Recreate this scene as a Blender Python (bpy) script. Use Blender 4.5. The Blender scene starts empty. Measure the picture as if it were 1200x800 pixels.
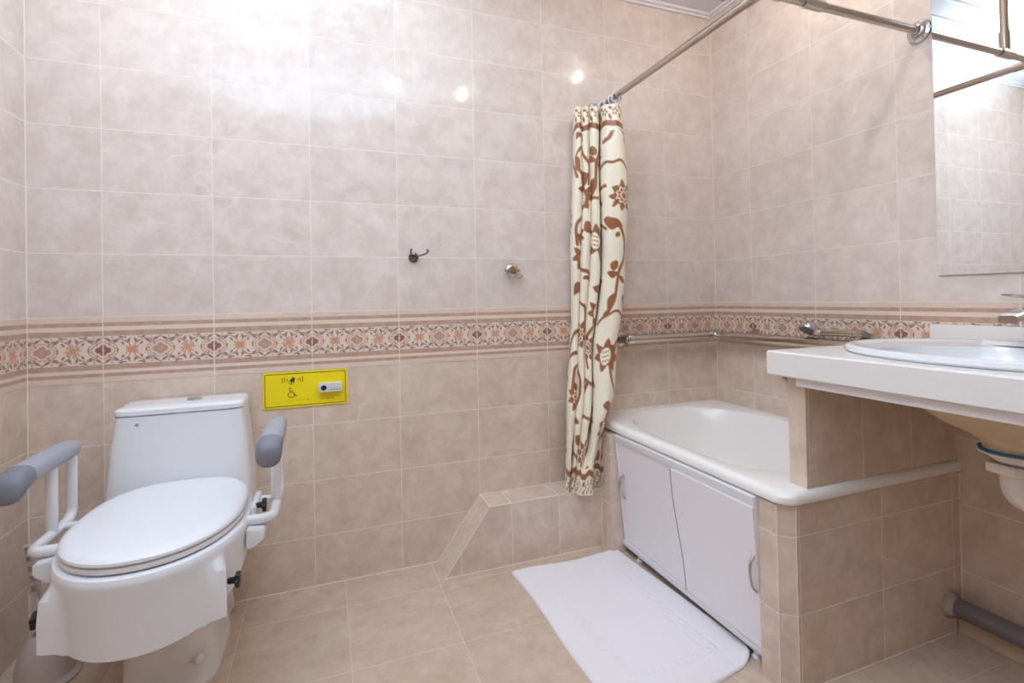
import bpy, bmesh, math, random
import numpy as np
from mathutils import Vector, Matrix
random.seed(7); rng = np.random.default_rng(7)
scene = bpy.context.scene
COL = scene.collection
PI = math.pi

# ------------------------------------------------------------------ materials
def srgb(r, g, b):
    def f(c):
        c /= 255.0
        return c / 12.92 if c <= 0.04045 else ((c + 0.055) / 1.055) ** 2.4
    return (f(r), f(g), f(b), 1.0)

def base_mat(name):
    m = bpy.data.materials.new(name); m.use_nodes = True
    nt = m.node_tree
    return m, nt, nt.nodes['Principled BSDF'], nt.nodes, nt.links

def simple(name, col, rough=0.4, metal=0.0, spec=0.5, coat=0.0, var=0.03, scale=30, bump=0.0, bscale=200):
    m, nt, p, N, L = base_mat(name)
    p.inputs['Roughness'].default_value = rough
    p.inputs['Metallic'].default_value = metal
    p.inputs['Specular IOR Level'].default_value = spec
    p.inputs['Coat Weight'].default_value = coat
    tc = N.new('ShaderNodeTexCoord')
    no = N.new('ShaderNodeTexNoise'); no.inputs['Scale'].default_value = scale; no.inputs['Detail'].default_value = 4
    L.new(tc.outputs['Object'], no.inputs['Vector'])
    mx = N.new('ShaderNodeMix'); mx.data_type = 'RGBA'
    c = Vector(col[:3])
    mx.inputs['A'].default_value = (*(c * (1 - var)), 1)
    mx.inputs['B'].default_value = (*[min(1, x) for x in c * (1 + var)], 1)
    L.new(no.outputs['Fac'], mx.inputs['Factor']); L.new(mx.outputs['Result'], p.inputs['Base Color'])
    if bump:
        n2 = N.new('ShaderNodeTexNoise'); n2.inputs['Scale'].default_value = bscale; n2.inputs['Detail'].default_value = 3
        L.new(tc.outputs['Object'], n2.inputs['Vector'])
        b = N.new('ShaderNodeBump'); b.inputs['Strength'].default_value = bump; b.inputs['Distance'].default_value = 0.002
        L.new(n2.outputs['Fac'], b.inputs['Height']); L.new(b.outputs['Normal'], p.inputs['Normal'])
    return m

def math_node(N, L, op, a, b=None):
    n = N.new('ShaderNodeMath'); n.operation = op
    for i, x in enumerate((a, b)):
        if x is None: continue
        if isinstance(x, (int, float)): n.inputs[i].default_value = x
        else: L.new(x, n.inputs[i])
    return n.outputs[0]

def tile(name, ax, off, size, dark, light, grout, rough=0.07, seed=0.0, mort=0.0011):
    """Ceramic tile grid; ax picks the two object axes the grid runs along."""
    m, nt, p, N, L = base_mat(name)
    tc = N.new('ShaderNodeTexCoord'); sp = N.new('ShaderNodeSeparateXYZ')
    L.new(tc.outputs['Object'], sp.inputs[0])
    u = math_node(N, L, 'SUBTRACT', sp.outputs[ax[0]], off[0])
    v = math_node(N, L, 'SUBTRACT', sp.outputs[ax[1]], off[1])
    u = math_node(N, L, 'ADD', u, size[0] * 60); v = math_node(N, L, 'ADD', v, size[1] * 60)
    cb = N.new('ShaderNodeCombineXYZ'); L.new(u, cb.inputs[0]); L.new(v, cb.inputs[1])
    br = N.new('ShaderNodeTexBrick'); br.offset = 0.0; br.squash = 1.0
    br.inputs['Color1'].default_value = (0, 0, 0, 1); br.inputs['Color2'].default_value = (1, 1, 1, 1)
    br.inputs['Mortar'].default_value = (0.5, 0.5, 0.5, 1)
    br.inputs['Scale'].default_value = 1.0; br.inputs['Mortar Size'].default_value = mort
    br.inputs['Mortar Smooth'].default_value = 0.15
    br.inputs['Brick Width'].default_value = size[0]; br.inputs['Row Height'].default_value = size[1]
    L.new(cb.outputs[0], br.inputs['Vector'])
    w = math_node(N, L, 'MULTIPLY', br.outputs['Color'], 37.0)
    w = math_node(N, L, 'ADD', w, seed)
    n1 = N.new('ShaderNodeTexNoise'); n1.noise_dimensions = '4D'
    n1.inputs['Scale'].default_value = 13.0; n1.inputs['Detail'].default_value = 9; n1.inputs['Roughness'].default_value = 0.72
    n1.inputs['Distortion'].default_value = 0.15
    L.new(tc.outputs['Object'], n1.inputs['Vector']); L.new(w, n1.inputs['W'])
    r1 = N.new('ShaderNodeValToRGB')
    r1.color_ramp.elements[0].position = 0.34; r1.color_ramp.elements[0].color = dark
    r1.color_ramp.elements[1].position = 0.65; r1.color_ramp.elements[1].color = light
    L.new(n1.outputs['Fac'], r1.inputs['Fac'])
    # thin pale veins
    n2 = N.new('ShaderNodeTexNoise'); n2.noise_dimensions = '4D'
    n2.inputs['Scale'].default_value = 2.6; n2.inputs['Detail'].default_value = 3; n2.inputs['Distortion'].default_value = 0.25
    L.new(tc.outputs['Object'], n2.inputs['Vector']); L.new(w, n2.inputs['W'])
    d = math_node(N, L, 'ABSOLUTE', math_node(N, L, 'SUBTRACT', n2.outputs['Fac'], 0.53))
    vein = math_node(N, L, 'SUBTRACT', 1.0, math_node(N, L, 'MULTIPLY', d, 95.0))
    vein = math_node(N, L, 'MAXIMUM', vein, 0.0)
    gate = N.new('ShaderNodeTexNoise'); gate.inputs['Scale'].default_value = 5.0
    L.new(tc.outputs['Object'], gate.inputs['Vector'])
    gt = math_node(N, L, 'MAXIMUM', math_node(N, L, 'MULTIPLY', math_node(N, L, 'SUBTRACT', gate.outputs['Fac'], 0.5), 3.0), 0.0)
    vein = math_node(N, L, 'MINIMUM', math_node(N, L, 'MULTIPLY', vein, gt), 0.16)
    mv = N.new('ShaderNodeMix'); mv.data_type = 'RGBA'
    L.new(vein, mv.inputs['Factor']); L.new(r1.outputs['Color'], mv.inputs['A'])
    mv.inputs['B'].default_value = (*[min(1, x * 1.22 + .05) for x in light[:3]], 1)
    # small tint per tile
    hv = N.new('ShaderNodeHueSaturation')
    L.new(mv.outputs['Result'], hv.inputs['Color'])
    L.new(math_node(N, L, 'ADD', math_node(N, L, 'MULTIPLY', br.outputs['Color'], 0.05), 0.975), hv.inputs['Value'])
    mg = N.new('ShaderNodeMix'); mg.data_type = 'RGBA'
    L.new(br.outputs['Fac'], mg.inputs['Factor']); L.new(hv.outputs['Color'], mg.inputs['A'])
    mg.inputs['B'].default_value = grout
    L.new(mg.outputs['Result'], p.inputs['Base Color'])
    p.inputs['Specular IOR Level'].default_value = 0.4
    L.new(math_node(N, L, 'ADD', math_node(N, L, 'MULTIPLY', br.outputs['Fac'], 0.4), rough), p.inputs['Roughness'])
    b = N.new('ShaderNodeBump'); b.invert = True; b.inputs['Strength'].default_value = 0.35; b.inputs['Distance'].default_value = 0.0015
    L.new(br.outputs['Fac'], b.inputs['Height'])
    n3 = N.new('ShaderNodeTexNoise'); n3.inputs['Scale'].default_value = 9.0
    L.new(tc.outputs['Object'], n3.inputs['Vector'])
    b2 = N.new('ShaderNodeBump'); b2.inputs['Strength'].default_value = 0.04; b2.inputs['Distance'].default_value = 0.01
    L.new(n3.outputs['Fac'], b2.inputs['Height']); L.new(b.outputs['Normal'], b2.inputs['Normal'])
    L.new(b2.outputs['Normal'], p.inputs['Normal'])
    return m

def attr_mat(name, rough, sheen=0.0, spec=0.5, bump=0.0):
    m, nt, p, N, L = base_mat(name)
    a = N.new('ShaderNodeAttribute'); a.attribute_name = 'pattern'
    L.new(a.outputs['Color'], p.inputs['Base Color'])
    p.inputs['Roughness'].default_value = rough; p.inputs['Sheen Weight'].default_value = sheen
    p.inputs['Specular IOR Level'].default_value = spec
    return m

# tile grid (from the joints): 0.3083 x 0.2 m wall tiles, 0.317 m floor tiles
TW, TH = 0.3083, 0.2
Z_BT, Z_BB = 0.98294, 0.77683            # patterned border band: top and bottom joint
X0, Y0 = -2.44270, -0.22546
XL = -2.63341
CEIL = 2.386
UD, UL = srgb(209, 192, 182), srgb(227, 215, 207)
LD, LL = srgb(205, 182, 163), srgb(227, 208, 191)
GR = srgb(236, 226, 216)
M = {}
M['tile_back_up'] = tile('tile_back_up', (0, 2), (X0, Z_BT), (TW, TH), UD, UL, GR, seed=1)
M['tile_back_low'] = tile('tile_back_low', (0, 2), (X0, Z_BB), (TW, TH), LD, LL, GR, seed=2)
M['tile_right_up'] = tile('tile_right_up', (1, 2), (Y0, Z_BT), (TW, TH), UD, UL, GR, seed=3)
M['tile_right_low'] = tile('tile_right_low', (1, 2), (Y0, Z_BB), (TW, TH), LD, LL, GR, seed=4)
M['tile_partition'] = tile('tile_partition', (0, 2), (-0.404, 0.505), (0.2, 0.33), LD, LL, GR, seed=5)
M['tile_pier'] = tile('tile_pier', (0, 2), (-0.344, 0.393), (0.308, 0.2), LD, LL, GR, seed=6)
M['tile_pier_side'] = tile('tile_pier_side', (1, 2), (-0.9, 0.393), (0.308, 0.2), LD, LL, GR, seed=7)
M['tile_ledge'] = tile('tile_ledge', (0, 2), (-1.122, -0.06), (0.2, 0.5), LD, LL, GR, seed=8)
M['tile_ledge_top'] = tile('tile_ledge_top', (0, 1), (-1.122, -0.4), (0.2, 0.8), LD, LL, GR, seed=9)
M['tile_slope'] = tile('tile_slope', (1, 2), (0.05, -0.03), (0.5, 0.5), LD, LL, GR, seed=10)
M['tile_floor'] = tile('tile_floor', (0, 1), (-0.140, -0.170), (0.317, 0.317), srgb(192, 168, 147), srgb(212, 191, 171), srgb(212, 196, 180), rough=0.22, seed=11)
M['ceramic'] = simple('white_ceramic', srgb(230, 229, 231), 0.12, spec=0.6, var=0.01)
M['ceramic_cream'] = simple('unglazed_ceramic', srgb(214, 190, 158), 0.35, var=0.02)
M['acrylic'] = simple('white_acrylic', srgb(246, 242, 238), 0.13, spec=0.55, var=0.01)
M['white_plastic'] = simple('white_plastic', srgb(225, 224, 227), 0.32, var=0.01)
M['seat_plastic'] = simple('seat_plastic', srgb(230, 229, 232), 0.26, var=0.01)
M['panel_white'] = simple('laminate_white', srgb(238, 234, 238), 0.3, var=0.015)
M['groove_dark'] = simple('groove_grey', srgb(150, 146, 148), 0.5)
M['chrome'] = simple('chrome', srgb(205, 204, 204), 0.1, metal=1.0, var=0.01)
M['satin_steel'] = simple('satin_steel', srgb(200, 190, 178), 0.22, metal=1.0, var=0.03)
M['rail_steel'] = simple('rail_steel', srgb(196, 184, 174), 0.2, metal=1.0, var=0.02)
M['chrome_dark_reflect'] = simple('chrome_dark_reflect', srgb(128, 130, 140), 0.12, metal=1.0)  # chrome with its dark reflections put into the base colour
M['bar_grey'] = simple('brushed_bar', srgb(150, 146, 136), 0.35, metal=0.8)
M['brass'] = simple('worn_brass', srgb(190, 140, 70), 0.3, metal=1.0)
M['black_plastic'] = simple('black_plastic', srgb(26, 26, 28), 0.4)
M['pad_grey'] = simple('grey_foam', srgb(160, 160, 170), 0.55, bump=0.1)
M['pad_dark'] = simple('dark_grey_foam', srgb(120, 120, 130), 0.55, bump=0.1)
M['pipe_grey'] = simple('grey_pipe', srgb(112, 106, 108), 0.35, var=0.05)
M['cement'] = simple('cement', srgb(170, 160, 148), 0.9, var=0.15, bump=0.5)
M['gasket'] = simple('blue_gasket', srgb(30, 112, 150), 0.4)
M['trap_white'] = simple('trap_plastic', srgb(228, 220, 214), 0.3)
M['brush_plastic'] = simple('brush_plastic', srgb(196, 182, 176), 0.4)
M['yellow'] = simple('yellow_plate', srgb(246, 222, 18), 0.35, var=0.01)
M['print'] = simple('dark_print', srgb(70, 60, 20), 0.5)
M['print_border'] = simple('print_border', srgb(112, 98, 10), 0.5)
M['button_box'] = simple('button_plastic', srgb(216, 218, 224), 0.35)
M['stone'] = simple('cast_stone', srgb(230, 225, 221), 0.22, var=0.035, scale=130)
M['ring_plastic'] = simple('clear_ring', srgb(222, 224, 230), 0.2)
M['ceiling_white'] = simple('ceiling_panel', srgb(226, 226, 232), 0.5, spec=0.25, var=0.01)
M['ceiling_gap'] = simple('ceiling_gap', srgb(178, 160, 146), 0.4)
M['baseboard'] = simple('baseboard_tile', srgb(206, 180, 154), 0.35, var=0.06)
M['silicone'] = simple('silicone', srgb(236, 228, 220), 0.4)
M['hose'] = simple('metal_hose', srgb(150, 146, 142), 0.3, metal=1.0)
M['nozzle_grey'] = simple('nozzle_face', srgb(150, 152, 156), 0.4)

m, nt, p, N, L = base_mat('mirror_glass')
p.inputs['Metallic'].default_value = 1.0; p.inputs['Roughness'].default_value = 0.012
p.inputs['Base Color'].default_value = (0.93, 0.95, 0.95, 1); M['mirror'] = m
m, nt, p, N, L = base_mat('lamp_lens')
p.inputs['Emission Color'].default_value = (1, 0.96, 0.9, 1); p.inputs['Emission Strength'].default_value = 12; M['lens'] = m
# terry towelling
m, nt, p, N, L = base_mat('white_terry')
p.inputs['Base Color'].default_value = srgb(242, 236, 239); p.inputs['Roughness'].default_value = 0.95
p.inputs['Sheen Weight'].default_value = 0.25; p.inputs['Specular IOR Level'].default_value = 0.1
tc = N.new('ShaderNodeTexCoord'); vo = N.new('ShaderNodeTexNoise'); vo.inputs['Scale'].default_value = 420; vo.inputs['Detail'].default_value = 3
L.new(tc.outputs['Object'], vo.inputs['Vector'])
b = N.new('ShaderNodeBump'); b.inputs['Strength'].default_value = 0.5; b.inputs['Distance'].default_value = 0.003
L.new(vo.outputs['Fac'], b.inputs['Height']); L.new(b.outputs['Normal'], p.inputs['Normal']); M['terry'] = m
M['border'] = attr_mat('border_tile', 0.16)
M['curtain'] = attr_mat('curtain_fabric', 0.33, sheen=0.15, spec=0.5)

# ------------------------------------------------------------------ helpers
def wloc(o):
    v = Vector((0, 0, 0))
    while o is not None:
        v += o.location; o = o.parent
    return v

def link(o, parent=None):
    COL.objects.link(o)
    if parent is not None: o.parent = parent
    return o

def obj(name, bm, mats, parent=None, smooth=True, recalc=True, angle=40):
    if parent is not None:
        bmesh.ops.translate(bm, verts=bm.verts, vec=-wloc(parent))
    if recalc: bmesh.ops.recalc_face_normals(bm, faces=bm.faces)
    if smooth:
        for f in bm.faces: f.smooth = True
        lim = math.radians(angle)
        for e in bm.edges:
            if len(e.link_faces) == 2 and e.calc_face_angle(0) > lim: e.smooth = False
    me = bpy.data.meshes.new(name); bm.to_mesh(me); bm.free()
    for mm in (mats if isinstance(mats, (list, tuple)) else [mats]): me.materials.append(M[mm])
    return link(bpy.data.objects.new(name, me), parent)

def thing(name, label, cat, loc, group=None):
    o = bpy.data.objects.new(name, None); o.location = loc; o.empty_display_size = 0.05
    link(o); return tag(o, label, cat, group)

def tag(o, label, cat, group=None):
    o['label'] = label; o['category'] = cat
    if group: o['group'] = group
    return o

def struct(o, label, cat):
    o['kind'] = 'structure'; o['label'] = label; o['category'] = cat
    return o

def box(bm, lo, hi, bev=0.0, segs=2, mat=0):
    r = bmesh.ops.create_cube(bm, size=1.0)
    vs = r['verts']
    for v in vs:
        v.co = Vector([lo[i] + (v.co[i] + 0.5) * (hi[i] - lo[i]) for i in range(3)])
    fs = list({f for v in vs for f in v.link_faces})
    for f in fs: f.material_index = mat
    if bev > 0:
        es = list({e for v in vs for e in v.link_edges})
        bmesh.ops.bevel(bm, geom=es, offset=bev, segments=segs, profile=0.5, affect='EDGES')
    return fs

def Box(lo, hi, bev=0.0, segs=2):
    bm = bmesh.new(); box(bm, lo, hi, bev, segs); return bm

def loft(bm, rings, cap0=True, cap1=True, mat=0, closed=True):
    R = [[bm.verts.new(p) for p in ring] for ring in rings]
    n = len(R[0]); out = []
    for a, b in zip(R[:-1], R[1:]):
        for i in range(n if closed else n - 1):
            j = (i + 1) % n
            f = bm.faces.new((a[i], a[j], b[j], b[i])); f.material_index = mat; out.append(f)
    if cap0: f = bm.faces.new(R[0][::-1]); f.material_index = mat
    if cap1: f = bm.faces.new(R[-1]); f.material_index = mat
    return R

def sring(cx, cy, z, ax, ay, e=2.0, n=64, ay2=None):
    """Superellipse ring; ay towards +y, ay2 towards -y."""
    pts = []
    for i in range(n):
        t = 2 * PI * i / n; c, s = math.cos(t), math.sin(t)
        x = ax * math.copysign(abs(c) ** (2 / e), c)
        yy = ay if s >= 0 else (ay2 if ay2 is not None else ay)
        y = yy * math.copysign(abs(s) ** (2 / e), s)
        pts.append(Vector((cx + x, cy + y, z)))
    return pts

def fillet(pts, r, k=6):
    P = [Vector(p) for p in pts]
    if r <= 0: return P
    out = [P[0]]
    for a, b, c in zip(P[:-2], P[1:-1], P[2:]):
        d1, d2 = (a - b), (c - b)
        q = min(r, d1.length * 0.49, d2.length * 0.49)
        p0, p1 = b + d1.normalized() * q, b + d2.normalized() * q
        for i in range(k + 1):
            t = i / k
            out.append((1 - t) ** 2 * p0 + 2 * t * (1 - t) * b + t * t * p1)
    out.append(P[-1]); return out

def tube(bm, pts, r, seg=14, fil=0.0, cap=True, mat=0, flat=1.0):
    P = fillet(pts, fil) if fil else [Vector(p) for p in pts]
    rad = r if callable(r) else (lambda t: r)
    T = []
    for i in range(len(P)):
        a = P[max(i - 1, 0)]; b = P[min(i + 1, len(P) - 1)]
        T.append((b - a).normalized())
    up = Vector((0, 0, 1)) if abs(T[0].z) < 0.9 else Vector((1, 0, 0))
    nrm = (up - T[0] * up.dot(T[0])).normalized()
    rings = []
    for i, p in enumerate(P):
        nrm = (nrm - T[i] * nrm.dot(T[i])).normalized(); bi = T[i].cross(nrm)
        rr = rad(i / max(1, len(P) - 1))
        rings.append([p + (nrm * math.cos(2 * PI * k / seg) * flat + bi * math.sin(2 * PI * k / seg)) * rr for k in range(seg)])
    loft(bm, rings, cap, cap, mat)

def Tube(pts, r, **k):
    bm = bmesh.new(); tube(bm, pts, r, **k); return bm

def lathe(bm, prof, org, axis=(0, 0, 1), seg=32, mat=0, cap=True):
    """prof: (radius, distance along axis)."""
    A = Vector(axis).normalized(); u = A.orthogonal().normalized(); v = A.cross(u); O = Vector(org)
    rings = [[O + A * h + (u * math.cos(2 * PI * k / seg) + v * math.sin(2 * PI * k / seg)) * max(r, 1e-5) for k in range(seg)] for r, h in prof]
    loft(bm, rings, cap, cap, mat)

def Lathe(prof, org, axis=(0, 0, 1), **k):
    bm = bmesh.new(); lathe(bm, prof, org, axis, **k); return bm

def prism(bm, outline, axis, a, b, mat=0):
    """Extrude a 2-D outline (the two other axes in order) between a and b along axis."""
    def pt(q, h):
        v = [0, 0, 0]; o = [i for i in range(3) if i != axis]
        v[o[0]], v[o[1]], v[axis] = q[0], q[1], h
        return Vector(v)
    loft(bm, [[pt(q, a) for q in outline], [pt(q, b) for q in outline]], True, True, mat)
SPOT_W, FLASH_W, EXPO = 4.8, 950, 0.08
# ------------------------------------------------------------------ the room
YF = -3.30                                     # wall behind the camera
def wall(name, label, lo, hi, up, low, axis, inner):
    """Wall slab whose room face carries light tiles above and deeper beige tiles below the border."""
    bm = bmesh.new()
    for z0, z1, mi in ((-0.1, Z_BB, 1), (Z_BB, CEIL + 0.1, 0)):
        box(bm, (lo[0], lo[1], z0), (hi[0], hi[1], z1), mat=mi)
    if name == 'wall_back':                        # grouted corners and foot of the wall
        for x in (XL + 0.001, -0.001): tube(bm, [(x, -0.001, 0), (x, -0.001, CEIL)], 0.0018, seg=6, mat=2)
        tube(bm, [(XL, -0.0005, 0.001), (-1.386, -0.0005, 0.001)], 0.0016, seg=6, mat=2)
    return struct(obj(name, bm, [up, low, 'silicone'], smooth=False), label, 'wall')
T = 0.12
wall('wall_back', 'long wall of glossy cream marbled tiles behind the toilet and tub', (XL - T, 0, 0), (T, T, 0), 'tile_back_up', 'tile_back_low', 1, 0)
wall('wall_right', 'cream tiled wall behind the basin, mirror and end of the tub', (0, YF, 0), (T, 0, 0), 'tile_right_up', 'tile_right_low', 0, 0)
wall('wall_left', 'cream tiled wall close beside the toilet', (XL - T, YF, 0), (XL, 0, 0), 'tile_right_up', 'tile_right_low', 0, 0)
wall('wall_front', 'cream tiled wall opposite the toilet', (XL - T, YF - T, 0), (T, YF, 0), 'tile_back_up', 'tile_back_low', 1, 0)
struct(obj('floor', Box((XL - T, YF - T, -0.1), (T, T, 0)), 'tile_floor', smooth=False), 'beige marbled floor of square tiles', 'floor')

# slatted ceiling: white slats along x with recessed beige strips
bm = bmesh.new()
box(bm, (XL - T, YF - T, CEIL + 0.03), (T, T, CEIL + 0.1), mat=1)
y = -0.012
while y > YF - 0.02:
    y1 = y - 0.100
    box(bm, (XL - 0.02, y1, CEIL), (0.02, y, CEIL + 0.012), 0.003, 2, mat=0)
    box(bm, (XL - 0.02, y1 - 0.017, CEIL + 0.008), (0.02, y1, CEIL + 0.014), mat=1)
    y = y1 - 0.017
struct(obj('ceiling', bm, ['ceiling_white', 'ceiling_gap'], smooth=False), 'white slatted ceiling with narrow beige gaps', 'ceiling')
def cornice(name, label, pts):
    bm = bmesh.new()
    for lo, hi in pts: box(bm, lo, hi, 0.003, 2)
    struct(obj(name, bm, 'ceiling_white', smooth=False), label, 'ceiling trim')
cornice('trim_4', 'narrow white ceiling trim along the top of the long back wall', [((XL, -0.022, CEIL - 0.014), (0, 0.0, CEIL)), ((XL, -0.010, CEIL - 0.026), (0, 0.0, CEIL - 0.012))])
cornice('trim_5', 'narrow white ceiling trim along the top of the mirror wall', [((-0.022, YF, CEIL - 0.014), (0, -0.022, CEIL)), ((-0.010, YF, CEIL - 0.026), (0, -0.022, CEIL - 0.012))])
cornice('trim_6', 'narrow white ceiling trim along the top of the wall beside the toilet', [((XL, YF, CEIL - 0.014), (XL + 0.022, -0.022, CEIL))])

# ---- patterned border band: colour per point on a fine grid
def mixc(c, col, a):
    return c * (1 - a[..., None]) + np.array(col[:3]) * a[..., None]
def cov(d, px):                                   # signed distance -> coverage
    return np.clip(0.5 - d / px, 0, 1)
def vnoise(x, y, sc, seed):
    r = np.random.default_rng(seed).random((257, 257))
    X, Y = x * sc, y * sc
    xi, yi = np.floor(X).astype(int), np.floor(Y).astype(int); fx, fy = X - xi, Y - yi
    fx = fx * fx * (3 - 2 * fx); fy = fy * fy * (3 - 2 * fy)
    g = lambda a, b: r[a % 257, b % 257]
    return (g(xi, yi) * (1 - fx) + g(xi + 1, yi) * fx) * (1 - fy) + (g(xi, yi + 1) * (1 - fx) + g(xi + 1, yi + 1) * fx) * fy
def seg_sdf(x, y, ax, ay, bx, by):
    dx, dy = bx - ax, by - ay; L2 = dx * dx + dy * dy + 1e-12
    t = np.clip(((x - ax) * dx + (y - ay) * dy) / L2, 0, 1)
    return np.hypot(x - ax - t * dx, y - ay - t * dy), t
def curve_sdf(x, y, pts, w):
    d = np.full(x.shape, 9.0)
    P = fillet([(a, b, 0) for a, b in pts], 0.4 * min(max(abs(b[0] - a[0]), abs(b[1] - a[1])) for a, b in zip(pts[:-1], pts[1:])), 5) if len(pts) > 2 else [Vector((a, b, 0)) for a, b in pts]
    for a, b in zip(P[:-1], P[1:]):
        d = np.minimum(d, seg_sdf(x, y, a.x, a.y, b.x, b.y)[0])
    return d - w
def leaf_sdf(x, y, cx, cy, ang, ln, wd):
    c, s = math.cos(ang), math.sin(ang)
    u = (x - cx) * c + (y - cy) * s; v = -(x - cx) * s + (y - cy) * c
    t = np.clip(u / ln + 0.5, 0, 1)
    w = wd * np.sin(np.pi * t ** 0.8)
    return np.where((u > -ln / 2) & (u < ln / 2), np.abs(v) - w, np.hypot(np.abs(u) - ln / 2, v))
def quatrefoil(x, y, r, k):
    a = np.minimum(np.hypot(np.abs(x) - k * 1.15, y), np.hypot(x, np.abs(y) - k * 0.82)) - r
    return a
def border_colour(u, h):
    """u along the wall measured from a tile joint, h in 0..1 down from the top joint."""
    px = 0.0016
    n = vnoise(u + 50, h * 0.206 + 3, 60, 3) * 0.6 + vnoise(u + 50, h * 0.206, 190, 4) * 0.4
    basec = np.array(srgb(222, 200, 183)[:3]); c = np.empty(u.shape + (3,)); c[:] = basec
    c *= (0.94 + 0.12 * n)[..., None]
    H = 0.206; y = (h - 0.5175) * H
    def band(a, b, col, amp=0.25):
        nonlocal c
        d = np.maximum(a * H - h * H, h * H - b * H)
        c = mixc(c, col, cov(d, px) * (1 - amp + amp * 2 * (n - 0.25)).clip(0, 1))
    for a, b in ((0.088, 0.150), (0.215, 0.300), (0.735, 0.820), (0.868, 0.920)):
        band(a, b, srgb(184, 148, 130))
    band(0.15, 0.215, srgb(228, 208, 190), 0.0); band(0.82, 0.868, srgb(228, 208, 190), 0.0)
    band(0.302, 0.733, srgb(227, 206, 188), 0.0)
    inb = (h > 0.303) & (h < 0.732)
    x = (u + TW * 400) % TW
    out = np.array(c)
    def put(d, col, a=1.0):
        nonlocal out
        out = mixc(out, col, cov(d, px) * inb * a)
    GREY, RED, PINK, ORG = srgb(150, 122, 117), srgb(150, 104, 92), srgb(190, 152, 136), srgb(211, 158, 124)
    for q in range(-1, 5):                         # vines in every quarter tile
        if True:
            xx = x - (q + 0.5) * TW / 4; sgn = 1 if q % 2 == 0 else -1
            for sy in (1, -1):
                put(curve_sdf(xx * sgn, y * sy, [(-0.036, 0.040), (-0.018, 0.030), (0.004, 0.036), (0.022, 0.027), (0.034, 0.038)], 0.00125), GREY)
                put(curve_sdf(xx * sgn, y * sy, [(0.016, 0.030), (0.030, 0.020), (0.033, 0.008), (0.024, 0.006), (0.023, 0.013)], 0.00125), GREY)
                put(curve_sdf(xx * sgn, y * sy, [(-0.010, 0.032), (-0.022, 0.022), (-0.024, 0.012), (-0.017, 0.012)], 0.00125), GREY)
                for lx, ly, la, ll, lw in [(a_, b_, c_, d_ * 1.25, e_ * 1.35) for a_, b_, c_, d_, e_ in ((-0.004, 0.028, 0.5, 0.017, 0.0030), (0.010, 0.040, -0.3, 0.015, 0.0026), (-0.026, 0.034, 2.4, 0.014, 0.0028), (0.030, 0.029, 1.2, 0.013, 0.0026), (-0.031, 0.018, 1.0, 0.011, 0.0022), (0.013, 0.021, 2.2, 0.012, 0.0024))]:
                    put(leaf_sdf(xx * sgn, y * sy, lx, ly, la, ll, lw), GREY)
                put(np.hypot(xx * sgn - 0.020, y * sy - 0.040) - 0.0027, GREY); put(np.hypot(xx * sgn + 0.015, y * sy - 0.039) - 0.0024, GREY)
    for k in (0, 1, 2):                            # medallions on the joint (dark) and mid tile (pale)
        xx = x - k * TW / 2; dark = (k != 1)
        ax, ay = np.abs(xx), np.abs(y)
        loz = np.minimum(np.maximum((ax / 0.030 + ay / 0.045 - 1) * 0.025, -9), quatrefoil(xx, y, 0.0215, 0.0150))
        put(np.abs(loz) - 0.0010, GREY)
        put(quatrefoil(xx, y, 0.0165, 0.0125), srgb(226, 196, 174))
        put(np.abs(quatrefoil(xx, y, 0.0165, 0.0125)) - 0.0009, RED if dark else srgb(166, 118, 104))
        put(quatrefoil(xx, y, 0.0088, 0.0100), RED if dark else PINK)
        put(np.abs(quatrefoil(xx, y, 0.0088, 0.0100)) - 0.0006, GREY)
        put(np.hypot(xx, y) - 0.0035, srgb(226, 196, 174)); put(np.hypot(xx, y) - 0.002, RED)
        put(np.hypot((ax - 0.036) * 1.1, y) - 0.0052, RED); put(np.hypot((ax - 0.0335), y) - 0.0035, srgb(226, 196, 174))
    for k, big in ((0, 0), (1, 1)):                # orange flowers between
        xx = x - (k + 0.5) * TW / 2
        a = np.arctan2(y, xx); r = np.hypot(xx, y)
        if big: put(r - 0.020 * np.abs(np.cos(4 * a + 0.4)) ** 0.7 - 0.003, srgb(214, 166, 138))
        else:   put(r - 0.0135 - 0.0035 * np.cos(6 * a), ORG)
        put(r - 0.0065 - 0.002 * np.cos(6 * a + 1), srgb(200, 138, 108)); put(r - 0.0022, srgb(226, 190, 150))
    gr = np.array(srgb(236, 226, 216)[:3])         # joints
    d = np.minimum(np.minimum(x, TW - x), np.minimum(h, 1 - h) * H) - 0.0012
    return mixc(out, gr, cov(d, px))
TU, TV = np.meshgrid((np.arange(288) + 0.5) / 288 * TW, (np.arange(192) + 0.5) / 192)
TILE = border_colour(TU, TV)
def border(name, label, p0, du, length, u0, nrm):
    nu = int(length / 0.0016); nh = int(0.206 / 0.0016)
    U = np.linspace(0, length, nu); Hh = np.linspace(0, 1, nh)
    uu, hh = np.meshgrid(U, Hh)
    ci = np.clip((((uu + u0 + TW * 400) % TW) / TW * 288).astype(int), 0, 287); ri = np.clip((hh * 192).astype(int), 0, 191)
    col = TILE[ri, ci] * (0.96 + 0.08 * vnoise(uu + u0 + 60, hh * 0.206, 14, 9))[..., None]
    zz = Z_BT - hh * (Z_BT - Z_BB)
    co = np.stack([p0[0] + du[0] * uu + nrm[0] * 0.0012, p0[1] + du[1] * uu + nrm[1] * 0.0012, zz], -1).reshape(-1, 3)
    return grid_mesh(name, co, nh, nu, col.reshape(-1, 3), 'border', flip=None), label
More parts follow.
